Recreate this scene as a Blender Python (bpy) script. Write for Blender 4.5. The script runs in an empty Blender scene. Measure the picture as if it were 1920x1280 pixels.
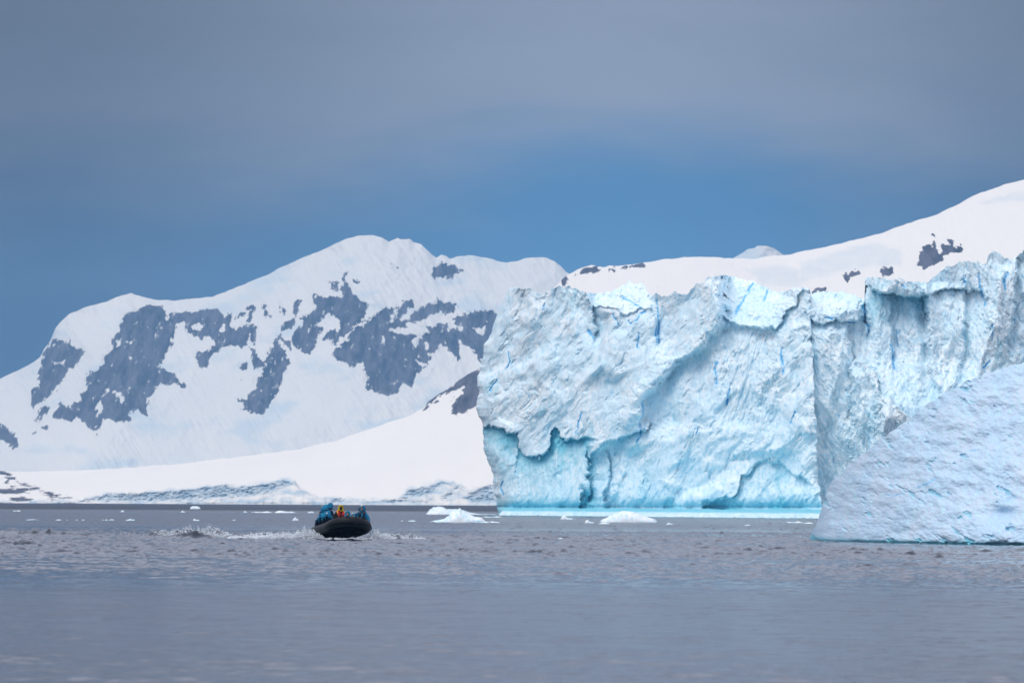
import bpy, math, random
import numpy as np
from mathutils import Vector, Matrix

# ------------------------------------------------------------------ camera
FPX = 10667.0                      # focal length in photo pixels (200 mm on a 36 mm wide sensor)
CAM_H = 2.0
PITCH = math.atan(302.0 / FPX)
RHO = 0.0052
_f = np.array([0.0, math.cos(PITCH), math.sin(PITCH)])
_u0 = np.array([0.0, -math.sin(PITCH), math.cos(PITCH)])
_x0 = np.array([1.0, 0.0, 0.0])
_r = math.cos(RHO) * _x0 + math.sin(RHO) * _u0
_u = -math.sin(RHO) * _x0 + math.cos(RHO) * _u0


def at(px, py, Y):
    """the place at depth Y seen in the direction of a point measured on the survey photograph"""
    px, py, Y = np.broadcast_arrays(np.asarray(px, float), np.asarray(py, float), np.asarray(Y, float))
    d = _f + _r * ((px - 960.0) / FPX)[..., None] + _u * ((640.0 - py) / FPX)[..., None]
    s = Y / d[..., 1]
    p = d * s[..., None]
    p[..., 2] += CAM_H
    return p


scene = bpy.context.scene
COL = scene.collection
cd = bpy.data.cameras.new("camera")
cam = bpy.data.objects.new("camera", cd)
COL.objects.link(cam)
m = Matrix(((_r[0], _u[0], -_f[0]), (_r[1], _u[1], -_f[1]), (_r[2], _u[2], -_f[2]))).to_4x4()
m.translation = (0, 0, CAM_H)
cam.matrix_world = m
cd.sensor_width = 36.0
cd.lens = 200.0
cd.clip_start = 1.0
cd.clip_end = 60000.0
cd.dof.use_dof = True
cd.dof.focus_distance = 330.0
cd.dof.aperture_fstop = 4.0
scene.camera = cam

# ------------------------------------------------------------------ render, exposure
scene.render.engine = 'CYCLES'
scene.view_settings.view_transform = 'Standard'
scene.view_settings.look = 'None'
scene.view_settings.exposure = 0.0
scene.view_settings.gamma = 1.0
cy = scene.cycles
cy.max_bounces = 7
cy.diffuse_bounces = 4
cy.glossy_bounces = 3
cy.transmission_bounces = 3
cy.volume_bounces = 1
cy.use_denoising = True
cy.sample_clamp_indirect = 8.0

# ------------------------------------------------------------------ sun and sky
SUN_EL = math.radians(54)
SUN_AZ = math.radians(-134)         # from +Y towards +X
sd = bpy.data.lights.new("sun", 'SUN')
sd.energy = 1.5
sd.angle = math.radians(38)
sd.color = (1.0, 0.95, 0.89)
sun = bpy.data.objects.new("sun", sd)
COL.objects.link(sun)
sdir = Vector((math.sin(SUN_AZ) * math.cos(SUN_EL), math.cos(SUN_AZ) * math.cos(SUN_EL), math.sin(SUN_EL)))
sun.rotation_euler = (-sdir).to_track_quat('-Z', 'Y').to_euler()


def lin(r, g, b):
    def f(c):
        c /= 255.0
        return c / 12.92 if c <= 0.04045 else ((c + 0.055) / 1.055) ** 2.4
    return (f(r), f(g), f(b), 1.0)


class NT:
    """small helper to write node trees"""
    def __init__(self, tree):
        self.t = tree
        self.t.nodes.clear()

    def n(self, typ, ins=None, **kw):
        nd = self.t.nodes.new(typ)
        for k, v in kw.items():
            setattr(nd, k, v)
        if ins:
            for k, v in ins.items():
                self.set(nd.inputs[k], v)
        return nd

    def set(self, sock, v):
        if isinstance(v, bpy.types.NodeSocket):
            self.t.links.new(v, sock)
        else:
            sock.default_value = v

    def math(self, op, a, b=0.0, clamp=False):
        nd = self.n('ShaderNodeMath', operation=op, use_clamp=clamp)
        self.set(nd.inputs[0], a)
        self.set(nd.inputs[1], b)
        return nd.outputs[0]

    def mix(self, f, a, b):
        nd = self.n('ShaderNodeMix', data_type='RGBA')
        self.set(nd.inputs[0], f)
        self.set(nd.inputs[6], a)
        self.set(nd.inputs[7], b)
        return nd.outputs[2]

    def mapr(self, v, a, b, c=0.0, d=1.0, smooth=True):
        nd = self.n('ShaderNodeMapRange', interpolation_type='SMOOTHSTEP' if smooth else 'LINEAR')
        for i, x in enumerate((v, a, b, c, d)):
            self.set(nd.inputs[i], x)
        return nd.outputs[0]

    def noise(self, vec, scale, detail=4.0, rough=0.5, dist=0.0):
        nd = self.n('ShaderNodeTexNoise')
        self.set(nd.inputs['Vector'], vec)
        nd.inputs['Scale'].default_value = scale
        nd.inputs['Detail'].default_value = detail
        nd.inputs['Roughness'].default_value = rough
        nd.inputs['Distortion'].default_value = dist
        return nd.outputs['Fac']

    def mapping(self, vec, scale=(1, 1, 1), rot=(0, 0, 0), loc=(0, 0, 0)):
        nd = self.n('ShaderNodeMapping')
        self.set(nd.inputs['Vector'], vec)
        nd.inputs['Scale'].default_value = scale
        nd.inputs['Rotation'].default_value = rot
        nd.inputs['Location'].default_value = loc
        return nd.outputs[0]


world = bpy.data.worlds.new("World")
scene.world = world
world.use_nodes = True
w = NT(world.node_tree)
geo = w.n('ShaderNodeTexCoord').outputs['Generated']
sep = w.n('ShaderNodeSeparateXYZ', {'Vector': geo})
elev = w.math('MULTIPLY', w.math('ARCSINE', sep.outputs['Z']), 57.2958)          # degrees above the horizon
azi = w.math('MULTIPLY', w.math('ARCTAN2', sep.outputs['X'], sep.outputs['Y']), 57.2958)
comb = w.n('ShaderNodeCombineXYZ', {'X': azi, 'Y': elev}).outputs[0]
n1 = w.noise(w.mapping(comb, (0.16, 0.42, 1), (0, 0, -0.12), (3.1, 0.4, 0)), 1.0, 3.0, 0.5, 0.4)
n2 = w.noise(w.mapping(comb, (0.35, 1.3, 1), (0, 0, -0.10), (7.7, 2.4, 0)), 1.0, 4.0, 0.55, 0.3)
ew = w.math('ADD', elev, w.math('ADD', w.math('MULTIPLY', w.math('SUBTRACT', n1, 0.5), 2.2),
                                w.math('MULTIPLY', w.math('SUBTRACT', n2, 0.5), 1.3)))
veil = w.math('POWER', 2.718, w.math('MULTIPLY', w.math('POWER', w.math('DIVIDE', w.math('ADD', azi, 2.3), 1.4), 2.0), -1.0))
gap = w.math('POWER', 2.718, w.math('MULTIPLY', w.math('POWER', w.math('DIVIDE', w.math('SUBTRACT', azi, 1.7), 2.0), 2.0), -1.0))
ew = w.math('ADD', ew, w.math('SUBTRACT', w.math('MULTIPLY', veil, 0.30), w.math('MULTIPLY', gap, 0.45)))
# blue band near the horizon, lilac-grey cloud deck above it
azc = w.math('DIVIDE', w.math('SUBTRACT', azi, 1.0), 6.2)
side = w.mapr(w.math('ABSOLUTE', azc), 0.0, 1.0)                                   # 0 in the middle of the gap
blue = w.mix(side, lin(42, 112, 170), lin(2, 50, 94))
lilac = w.mix(side, lin(136, 147, 170), lin(90, 98, 116))
low = w.mapr(elev, 0.0, 2.0)
blue = w.mix(low, w.mix(side, lin(48, 112, 166), lin(4, 58, 104)), blue)
edge = w.mapr(ew, w.math('SUBTRACT', 2.35, w.math('MULTIPLY', side, 0.35)), w.math('ADD', 4.25, 0.0))
lum = w.math('ADD', 0.90, w.math('MULTIPLY', n2, 0.22))
lilac = w.n('ShaderNodeVectorMath', {0: lilac}, operation='SCALE')
w.set(lilac.inputs['Scale'], lum)
lilac = lilac.outputs[0]
cl = w.mix(edge, blue, lilac)
high = w.mapr(elev, 4.6, 14.0)
cl = w.mix(high, cl, (0.86, 0.90, 1.10, 1.0))
n3 = w.noise(w.mapping(geo, (2.0, 2.0, 4.0)), 1.6, 5.0, 0.55, 0.5)
deck = w.mix(w.mapr(n3, 0.3, 0.7), (0.69, 0.735, 0.81, 1.0), (0.94, 0.97, 1.03, 1.0))
cl = w.mix(w.mapr(elev, 34.0, 58.0), cl, deck)
sky = w.n('ShaderNodeTexSky', sky_type='NISHITA', sun_disc=False, sun_elevation=SUN_EL,
          sun_rotation=SUN_AZ % (2 * math.pi), altitude=0.0, air_density=1.2, dust_density=0.6)
bg1 = w.n('ShaderNodeBackground', {'Color': sky.outputs[0], 'Strength': 0.08})
bg2 = w.n('ShaderNodeBackground', {'Color': cl, 'Strength': 1.0})
mx = w.n('ShaderNodeMixShader', {0: 0.93, 1: bg1.outputs[0], 2: bg2.outputs[0]})
out = w.n('ShaderNodeOutputWorld', {'Surface': mx.outputs[0]})

# ------------------------------------------------------------------ noise tools (numpy)


def _hash(ix, iy, seed):
    h = (ix.astype(np.int64) * 374761393 + iy.astype(np.int64) * 668265263 + seed * 2147483647 // 7) & 0xFFFFFFFF
    h = ((h ^ (h >> 13)) * 1274126177) & 0xFFFFFFFF
    h = (h ^ (h >> 16)) & 0xFFFFFFFF
    h = (h * 2246822519) & 0xFFFFFFFF
    return (h ^ (h >> 15)) & 0xFFFFFFFF


def perlin(x, y, seed=0):
    xi = np.floor(x); yi = np.floor(y)
    xf = x - xi; yf = y - yi
    u = xf * xf * xf * (xf * (xf * 6 - 15) + 10)
    v = yf * yf * yf * (yf * (yf * 6 - 15) + 10)

    def g(dx, dy):
        a = _hash(xi + dx, yi + dy, seed) * (2 * math.pi / 4294967296.0)
        return np.cos(a) * (xf - dx) + np.sin(a) * (yf - dy)
    a = g(0, 0); b = g(1, 0); c = g(0, 1); d = g(1, 1)
    return ((a + (b - a) * u) * (1 - v) + (c + (d - c) * u) * v) * 1.5


def fbm(x, y, octv=5, seed=0, gain=0.5, lac=2.07, ridged=False):
    s = 0.0; a = 1.0; t = 0.0
    for i in range(octv):
        p = perlin(x, y, seed + i * 17)
        if ridged:
            p = 1 - 2 * np.abs(p)
        s = s + a * p
        t += a
        a *= gain
        x = x * lac + 13.7; y = y * lac - 7.3
    return s / t


def chips(x, y, seed=0, k=9.0):
    """broken-ice facets: every Voronoi cell is a randomly tilted plane, worn round where they meet. Returns (height, F1, F2)"""
    xi = np.floor(x); yi = np.floor(y)
    b1 = np.full(x.shape, 9.0); b2 = np.full(x.shape, 9.0)
    ws = np.zeros(x.shape); vs = np.zeros(x.shape)
    K = 1.0 / 4294967296.0
    for dx in (-1, 0, 1):
        for dy in (-1, 0, 1):
            cx = xi + dx; cyy = yi + dy
            h1 = _hash(cx, cyy, seed) * K; h2 = _hash(cx, cyy, seed + 5) * K
            ox = cx + h1 - x; oy = cyy + h2 - y
            d = ox * ox + oy * oy
            ta = _hash(cx, cyy, seed + 9) * K * 2 - 1; tb = _hash(cx, cyy, seed + 13) * K * 2 - 1
            tc = _hash(cx, cyy, seed + 21) * K * 2 - 1
            wgt = np.exp(-k * d)
            vs += wgt * (ta * ox + tb * oy + 0.45 * tc)
            ws += wgt
            near = d < b1
            b2 = np.where(near, b1, np.minimum(b2, d))
            b1 = np.where(near, d, b1)
    return vs / ws, np.sqrt(b1), np.sqrt(b2)


def sst(x, a, b):
    t = np.clip((x - a) / (b - a), 0, 1)
    return t * t * (3 - 2 * t)


def interp(x, pts):
    p = np.array(pts, float)
    return np.interp(x, p[:, 0], p[:, 1])


def poly_sd(X, Y, poly, chunk=200000):
    """signed distance to a polygon, positive inside"""
    P = np.array(poly, float)
    x0, y0 = P[:, 0], P[:, 1]
    x1, y1 = np.roll(x0, -1), np.roll(y0, -1)
    d2 = np.full(X.shape, 1e18)
    ins = np.zeros(X.shape, bool)
    for a, b, c, d in zip(x0, y0, x1, y1):
        ex, ey = c - a, d - b
        L = ex * ex + ey * ey + 1e-9
        t = np.clip(((X - a) * ex + (Y - b) * ey) / L, 0, 1)
        dx = X - a - t * ex; dy = Y - b - t * ey
        d2 = np.minimum(d2, dx * dx + dy * dy)
        if b != d:
            cond = ((b > Y) != (d > Y)) & (X < (c - a) * (Y - b) / (d - b) + a)
            ins ^= cond
    d = np.sqrt(d2)
    return np.where(ins, d, -d)


def union_sd(X, Y, polys, reach=60.0):
    """largest signed distance over many polygons, evaluated only near each one"""
    out = np.full(X.shape, -reach)
    for p in polys:
        P = np.array(p, float)
        sel = ((X > P[:, 0].min() - reach) & (X < P[:, 0].max() + reach) &
               (Y > P[:, 1].min() - reach) & (Y < P[:, 1].max() + reach))
        if sel.any():
            out[sel] = np.maximum(out[sel], poly_sd(X[sel], Y[sel], p))
    return out


# ------------------------------------------------------------------ object tools


def tag(o, label=None, cat=None, group=None, kind=None):
    if label: o['label'] = label
    if cat: o['category'] = cat
    if group: o['group'] = group
    if kind: o['kind'] = kind
    return o


def mesh_obj(name, verts, faces, mat=None, parent=None, smooth=True, attrs=None):
    me = bpy.data.meshes.new(name)
    verts = np.asarray(verts, np.float32).reshape(-1, 3)
    if isinstance(faces, np.ndarray) and faces.ndim == 2:
        nf, k = faces.shape
        me.vertices.add(len(verts))
        me.vertices.foreach_set('co', verts.ravel())
        me.loops.add(nf * k)
        me.loops.foreach_set('vertex_index', faces.astype(np.int32).ravel())
        me.polygons.add(nf)
        me.polygons.foreach_set('loop_start', np.arange(0, nf * k, k, dtype=np.int32))
        me.polygons.foreach_set('loop_total', np.full(nf, k, np.int32))
        me.update(calc_edges=True)
        me.validate(verbose=False)
    else:
        me.from_pydata([tuple(map(float, v)) for v in verts], [], [tuple(int(i) for i in f) for f in faces])
    if smooth:
        me.polygons.foreach_set('use_smooth', np.ones(len(me.polygons), bool))
    if attrs:
        for k, a in attrs.items():
            at_ = me.attributes.new(k, 'FLOAT', 'POINT')
            at_.data.foreach_set('value', np.asarray(a, np.float32).ravel())
    if mat: me.materials.append(mat)
    o = bpy.data.objects.new(name, me)
    COL.objects.link(o)
    if parent: o.parent = parent
    return o


def grid_faces(nr, nc, flip=False):
    i = np.arange(nr - 1)[:, None] * nc + np.arange(nc - 1)[None, :]
    a, b, c, d = i, i + 1, i + nc + 1, i + nc
    f = np.stack([a, b, c, d], -1).reshape(-1, 4)
    return f[:, ::-1] if flip else f


def material(name):
    mt = bpy.data.materials.new(name)
    mt.use_nodes = True
    return mt, NT(mt.node_tree)


def principled(t, **ins):
    b = t.n('ShaderNodeBsdfPrincipled')
    for k, v in ins.items():
        t.set(b.inputs[k.replace('_', ' ')], v)
    t.n('ShaderNodeOutputMaterial', {'Surface': b.outputs[0]})
    return b


def attr(t, name):
    return t.n('ShaderNodeAttribute', attribute_name=name).outputs['Fac']


# ------------------------------------------------------------------ materials of the setting
def snow_rock_material(name, feat, detail_m, s0=(0.78, 0.77, 0.745, 1), s1=(0.86, 0.845, 0.815, 1)):
    """snow with bare rock; 'rock' holds the distance inside a rock outcrop, its broken edge is noise"""
    mt, t = material(name)
    pos = t.n('ShaderNodeNewGeometry').outputs['Position']
    n1 = t.noise(t.mapping(pos, (1, 0.12, 0.8), (0.0, 0.5, 0.0)), 1.0 / feat, 6.0, 0.62)
    n2 = t.noise(t.mapping(pos, (1.5, 0.12, 0.75), (0.0, 0.5, 0)), 1.0 / detail_m, 5.0, 0.62)
    r = t.math('ADD', attr(t, 'rock'), t.math('ADD', t.math('MULTIPLY', t.math('SUBTRACT', n1, 0.5), 26.0),
                                            t.math('MULTIPLY', t.math('SUBTRACT', n2, 0.5), 23.0)))
    mask = t.mapr(r, -0.5, 0.9)
    n4 = t.noise(t.mapping(pos, (1.0, 0.10, 0.42), (0, 0.35, 0)), 1.0 / (detail_m * 1.0), 4.0, 0.62)
    if 'near' not in name:
        mask = t.math('MULTIPLY', mask, t.mapr(n4, 0.72, 0.61))
    tone = t.mapr(t.noise(t.mapping(pos, (1, 0.05, 0.30), (0, 0.25, 0)), 0.7 / detail_m, 5.0, 0.65), 0.3, 0.7)
    rock = t.mix(tone, (0.015, 0.018, 0.032, 1), (0.110, 0.110, 0.145, 1))
    sn = t.noise(t.mapping(pos, (1, 0.12, 0.8), (0, 0.6, 0)), 0.4 / feat, 5.0, 0.6)
    snow = t.mix(sn, s0, s1)
    snow = t.mix(attr(t, 'ice'), snow, (0.42, 0.56, 0.67, 1))
    c = t.mix(mask, snow, rock)
    bmp = t.n('ShaderNodeBump', {'Strength': t.math('ADD', t.math('MULTIPLY', mask, 0.5), 0.06), 'Distance': detail_m * 0.25, 'Height': n2})
    principled(t, Base_Color=c, Roughness=0.85, Specular_IOR_Level=0.2, Normal=bmp.outputs[0])
    return mt


def ice_material(name, firn, detail, bump=0.14, sss=0.0):
    """white firn ice, dense turquoise ice where 'blue' says so, deep blue in cracks"""
    mt, t = material(name)
    pos = t.n('ShaderNodeNewGeometry').outputs['Position']
    n1 = t.noise(t.mapping(pos, (1, 0.6, 0.8)), 0.22 / detail, 5.0, 0.6)
    n2 = t.noise(t.mapping(pos, (1.6, 0.6, 0.7), (0, 0.5, 0)), 1.3 / detail, 6.0, 0.62)
    base = t.mix(t.mapr(n1, 0.32, 0.66), firn, (firn[0] * 0.81, firn[1] * 0.93, firn[2] * 0.99, 1))
    base = t.mix(t.mapr(n2, 0.45, 0.68), base, (0.54, 0.79, 0.92, 1))
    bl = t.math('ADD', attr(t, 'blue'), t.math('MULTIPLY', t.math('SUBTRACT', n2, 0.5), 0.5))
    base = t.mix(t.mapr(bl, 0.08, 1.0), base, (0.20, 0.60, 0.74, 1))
    ck = t.math('MULTIPLY', attr(t, 'crack'), t.mapr(n2, 0.36, 0.50))
    base = t.mix(ck, base, (0.08, 0.50, 0.86, 1))
    bmp = t.n('ShaderNodeBump', {'Strength': bump, 'Distance': 0.25 * detail, 'Height': n2})
    principled(t, Base_Color=base, Roughness=0.55, Specular_IOR_Level=0.3, Normal=bmp.outputs[0])
    return mt


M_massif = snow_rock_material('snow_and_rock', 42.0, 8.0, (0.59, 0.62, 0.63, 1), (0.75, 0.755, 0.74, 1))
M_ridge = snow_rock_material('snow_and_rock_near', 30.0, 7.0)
M_ice = ice_material('glacier_ice', (0.88, 0.965, 1.0, 1), 1.0)
M_slope = ice_material('hard_snow', (0.60, 0.72, 0.86, 1), 0.35, 0.15)
M_floe = ice_material('floe_snow', (0.93, 0.95, 0.97, 1), 0.5, 0.25)

# ------------------------------------------------------------------ water
def ocean_tile(N, L, lo, hi, seed, wind=0.5):
    rng = np.random.default_rng(seed)
    k1 = np.fft.fftfreq(N, L / N) * 2 * math.pi
    kx, ky = np.meshgrid(k1, k1)
    k = np.hypot(kx, ky) + 1e-9
    th = np.arctan2(ky, kx) - wind
    amp = np.where((k > 2 * math.pi / hi) & (k < 2 * math.pi / lo), k ** -1.7, 0) * (0.25 + np.cos(th) ** 2)
    s = (rng.normal(size=(N, N)) + 1j * rng.normal(size=(N, N))) * amp
    h = np.real(np.fft.ifft2(s))
    return h / h.std()


def sample(tile, L, x, y):
    N = tile.shape[0]
    fx = (x / L * N) % N; fy = (y / L * N) % N
    ix = fx.astype(int); iy = fy.astype(int)
    tx = fx - ix; ty = fy - iy
    jx = (ix + 1) % N; jy = (iy + 1) % N
    ix %= N; iy %= N
    return (tile[iy, ix] * (1 - tx) + tile[iy, jx] * tx) * (1 - ty) + (tile[jy, ix] * (1 - tx) + tile[jy, jx] * tx) * ty


# the wash of the boat: ridges of water it leaves behind (px-range, distance, height, width)
def wash(x, y):
    """height of the bow waves and wake around the boat, metres"""
    h = np.zeros(x.shape)
    px = 960 + x / np.maximum(y, 1) * FPX
    n = fbm(x * 0.55, y * 0.12, 4, 91)
    for (a, b, Y, H, wd) in ((-90, 190, 322, 0.24, 3.0), (30, 140, 326, 0.20, 2.0), (245, 460, 314, 0.34, 2.6),
                             (300, 420, 311, 0.22, 1.8), (440, 600, 306, 0.20, 2.5), (690, 800, 308, 0.17, 2.0),
                             (740, 950, 321, 0.10, 2.5)):
        Yl = Y + 2.0 * np.sin(px * 0.021 + Y)
        e = sst(px, a, a + (b - a) * 0.3) * (1 - sst(px, b - (b - a) * 0.3, b))
        h += H * e * (np.exp(-((y - Yl) / (wd * 0.17)) ** 2) * (0.8 + 0.9 * n) + 0.3 * np.exp(-((y - Yl) / wd) ** 2))
    return h


T1 = ocean_tile(1024, 61.0, 0.25, 3.6, 4)
T2 = ocean_tile(1024, 37.0, 0.14, 1.1, 9, 2.4)


def water_h(x, y):
    patch = 0.62 + 0.5 * fbm(x / 55.0, y / 30.0, 3, 44)
    slick = 1 - 0.50 * sst(y, 74, 92) * (1 - sst(y, 118, 150))
    amp = patch * slick * (1 + 0.35 * sst(y, 150, 280)) * (1 - sst(y, 900, 2200) * 0.6)
    a = sample(T1, 61.0, x, y)
    c, s = math.cos(0.6), math.sin(0.6)
    b = sample(T2, 37.0, 0.58 * (x + 0.12 * y), y - 0.10 * x)
    b = b + 0.35 * (b * b - 1)
    a = a + 0.15 * (a * a - 1)
    h = amp * (0.0085 * (1 + 0.9 * (1 - sst(y, 70, 80))) * a + (0.006 + 0.0085 * sst(y, 125, 200)) * b * (0.6 + 0.8 * sst(sample(T1, 61.0, y * 0.4 + 9, x * 0.4), -0.5, 1.5)))
    near = (y > 295) & (y < 335)
    if near.any():
        wv = np.zeros(x.shape)
        wv[near] = wash(x[near], y[near])
        h = h + wv * (1 + 0.0)
        h = h + wv * 0.55 * fbm(x * 2.2, y * 0.7, 3, 12)
    return h


rows = np.concatenate([np.linspace(3, 56, 30)[:-1], np.arange(56, 120, 0.14), np.arange(120, 340, 0.125), np.arange(340, 400, 0.3),
                       np.arange(400, 1000, 1.3), np.geomspace(1000, 11400, 260)])
cols = np.concatenate([-np.geomspace(1.6, 0.108, 26), np.linspace(-0.105, 0.105, 860), np.geomspace(0.108, 1.6, 26)])
Yg, Ug = np.meshgrid(rows, cols, indexing='ij')
Xg = np.clip(Ug * Yg, -5800, 5800)
Hg = water_h(Xg, Yg)
M_water, t = material('sea_water')
pos = t.n('ShaderNodeNewGeometry').outputs['Position']
nA = t.noise(t.mapping(pos, (1.0, 0.8, 1)), 5.5, 3.0, 0.6)
nB = t.noise(t.mapping(pos, (1.0, 0.7, 1), (0, 0, 0.5)), 1.6, 3.0, 0.55)
hh = t.math('ADD', t.math('MULTIPLY', nA, 0.35), nB)
far = t.mapr(t.n('ShaderNodeSeparateXYZ', {'Vector': pos}).outputs['Y'], 1050.0, 1400.0)
yy = t.n('ShaderNodeSeparateXYZ', {'Vector': pos}).outputs['Y']
far2 = t.mapr(yy, 325.0, 520.0)
rgh = t.math('ADD', t.math('ADD', t.mapr(yy, 110.0, 165.0, 0.18, 0.07), t.math('MULTIPLY', far2, 0.14)), t.math('MULTIPLY', far, 0.20))
bmp = t.n('ShaderNodeBump', {'Strength': 1.0, 'Distance': t.math('ADD', 0.022, t.math('MULTIPLY', far, 0.28)), 'Height': hh})
principled(t, Base_Color=(0.030, 0.040, 0.060, 1), Specular_IOR_Level=t.math('SUBTRACT', t.math('SUBTRACT', 0.5, t.math('MULTIPLY', far2, 0.22)), t.math('MULTIPLY', far, 0.22)), Roughness=rgh, IOR=1.33, Normal=bmp.outputs[0])
water = mesh_obj('water', np.stack([Xg, Yg, Hg], -1), grid_faces(len(rows), len(cols)), M_water)
tag(water, kind='structure')
del Xg, Yg, Ug, Hg

# ------------------------------------------------------------------ mountains
RIDGE_FAR = [(-400, 800), (-150, 765), (0, 710), (40, 691), (74, 677), (82, 655), (95, 637), (104, 615), (115, 601),
             (130, 588), (170, 573), (200, 565), (225, 555), (247, 549), (265, 555), (290, 562), (330, 563), (360, 560),
             (400, 556), (440, 540), (500, 515), (560, 486), (600, 470), (622, 461), (650, 447), (672, 442), (700, 440),
             (716, 446), (729, 454), (737, 450), (745, 446), (752, 449), (768, 447), (776, 454), (790, 458), (802, 470),
             (810, 478), (818, 483), (828, 477), (836, 480), (843, 485), (860, 480), (878, 478), (900, 482), (925, 486),
             (950, 492), (970, 490), (982, 484), (1000, 484), (1022, 482), (1040, 490), (1052, 500), (1062, 510),
             (1100, 528), (1250, 540), (1330, 510), (1366, 487), (1385, 478), (1400, 468), (1415, 464), (1420, 460), (1436, 461),
             (1455, 468), (1470, 479), (1520, 510), (1650, 560), (1900, 640), (2300, 760)]
ROCK_FAR = [
    [(98, 637), (127, 640), (143, 650), (165, 658), (149, 678), (127, 700), (106, 728), (79, 755), (64, 766), (59, 757),
     (62, 735), (56, 733), (64, 726), (73, 726), (75, 691), (84, 669), (87, 652), (95, 643)],
    [(206, 637), (226, 626), (228, 604), (232, 591), (250, 582), (257, 577), (292, 574), (300, 570), (307, 574), (312, 580),
     (315, 600), (322, 612), (332, 612), (325, 627), (324, 635), (317, 651), (309, 676), (302, 683), (307, 694), (318, 696), (327, 705),
     (340, 719), (349, 718), (346, 729), (337, 726), (327, 716), (315, 719), (302, 715), (290, 724), (288, 737), (274, 751),
     (277, 778), (267, 775), (259, 766), (241, 775), (246, 785), (232, 795), (219, 792), (204, 783), (193, 787), (184, 815),
     (171, 809), (154, 794), (141, 781), (132, 790), (99, 785), (99, 777), (114, 752), (130, 760), (152, 748), (145, 735),
     (162, 733), (160, 717), (162, 702), (176, 693), (193, 687), (193, 663), (206, 654)],
    [(316, 583), (327, 583), (355, 584), (370, 580), (388, 576), (405, 575), (416, 580), (420, 592), (424, 583), (435, 583),
     (441, 589), (432, 600), (428, 612), (448, 615), (462, 610), (476, 612), (472, 625), (464, 642), (458, 657), (451, 650),
     (420, 649), (412, 652), (407, 659), (395, 664), (391, 671), (392, 679), (387, 687), (379, 686), (373, 681), (367, 671),
     (366, 658), (380, 658), (392, 659), (403, 647), (404, 637), (400, 632), (390, 632), (381, 638), (374, 638), (368, 630),
     (349, 622), (347, 610), (340, 604), (332, 608), (320, 616), (314, 600)],
    [(464, 570), (480, 573), (474, 590), (466, 604), (462, 598), (470, 582), (455, 592), (441, 597), (441, 591), (460, 582)],
    [(521, 636), (528, 652), (537, 669), (543, 680), (535, 687), (527, 706), (524, 734), (511, 755), (493, 779), (476, 774),
     (455, 767), (450, 755), (440, 748), (441, 744), (460, 746), (462, 737), (476, 730), (476, 716), (488, 704), (490, 692),
     (502, 687), (502, 664), (514, 645)],
    [(462, 645), (480, 655), (482, 668), (490, 672), (494, 685), (488, 692), (475, 690), (472, 672), (465, 660)],
    [(450, 680), (464, 680), (468, 690), (456, 698), (449, 692)], [(447, 712), (456, 700), (454, 718)],
    [(470, 615), (484, 608), (482, 640), (476, 655), (468, 640)],
    [(590, 556), (607, 553), (640, 554), (642, 540), (640, 523), (646, 512), (651, 512), (648, 533), (659, 540), (666, 556),
     (675, 563), (689, 570), (689, 577), (685, 587), (678, 601), (659, 615), (645, 631), (635, 631), (638, 617), (633, 596),
     (614, 588), (600, 603), (586, 608), (570, 603), (565, 596), (589, 584), (597, 577), (590, 568)],
    [(570, 603), (589, 610), (607, 610), (603, 622), (596, 636), (591, 652), (584, 664), (570, 664), (563, 655), (549, 650),
     (547, 641), (551, 622), (561, 612), (568, 612)],
    [(549, 594), (551, 603), (542, 617), (532, 622), (523, 631), (523, 622), (530, 605)],
    [(528, 634), (544, 638), (544, 655), (537, 652)],
    [(603, 638), (607, 631), (619, 617), (631, 617), (635, 631), (638, 640), (626, 650), (621, 636), (614, 636)],
    [(525, 575), (533, 575), (540, 585), (535, 597), (526, 594)], [(553, 562), (560, 562), (560, 575), (553, 590), (547, 590)],
    [(618, 530), (636, 528), (636, 545), (620, 545)], [(659, 521), (680, 525), (675, 533), (662, 530)],
    [(490, 568), (498, 575), (508, 597), (502, 594), (494, 580)],
    [(620, 664), (651, 635), (669, 617), (689, 599), (706, 585), (726, 579), (742, 575), (758, 565), (773, 563), (775, 573),
     (763, 579), (779, 581), (803, 573), (817, 568), (823, 560), (844, 564), (858, 573), (852, 585), (838, 589), (828, 583),
     (807, 589), (791, 607), (769, 608), (750, 617), (730, 615), (730, 622), (750, 624), (769, 628), (789, 628), (803, 623),
     (797, 611), (815, 611), (826, 604), (836, 605), (837, 621), (844, 627), (846, 595), (880, 585), (895, 581),
     (925, 583), (945, 583), (990, 600), (980, 690), (930, 700), (903, 674), (891, 660), (870, 646), (858, 633), (862, 654), (862, 666),
     (868, 676), (854, 676), (848, 662), (838, 654), (828, 644), (821, 656), (803, 666), (811, 672), (801, 682), (789, 698),
     (773, 709), (771, 723), (754, 719), (750, 731), (728, 741), (702, 739), (687, 725), (687, 707), (681, 686), (673, 678),
     (667, 678), (661, 689), (641, 682), (626, 672)],
    [(808, 516), (817, 501), (828, 495), (852, 501), (871, 501), (863, 513), (846, 519), (822, 519)],
    [(-8, 792), (4, 796), (16, 802), (30, 820), (38, 838), (30, 840), (15, 832), (0, 822), (-10, 822)],
    [(66, 790), (75, 762), (98, 760), (88, 776), (72, 800)], [(62, 812), (80, 795), (96, 790), (94, 806), (76, 806)],
]
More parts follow.
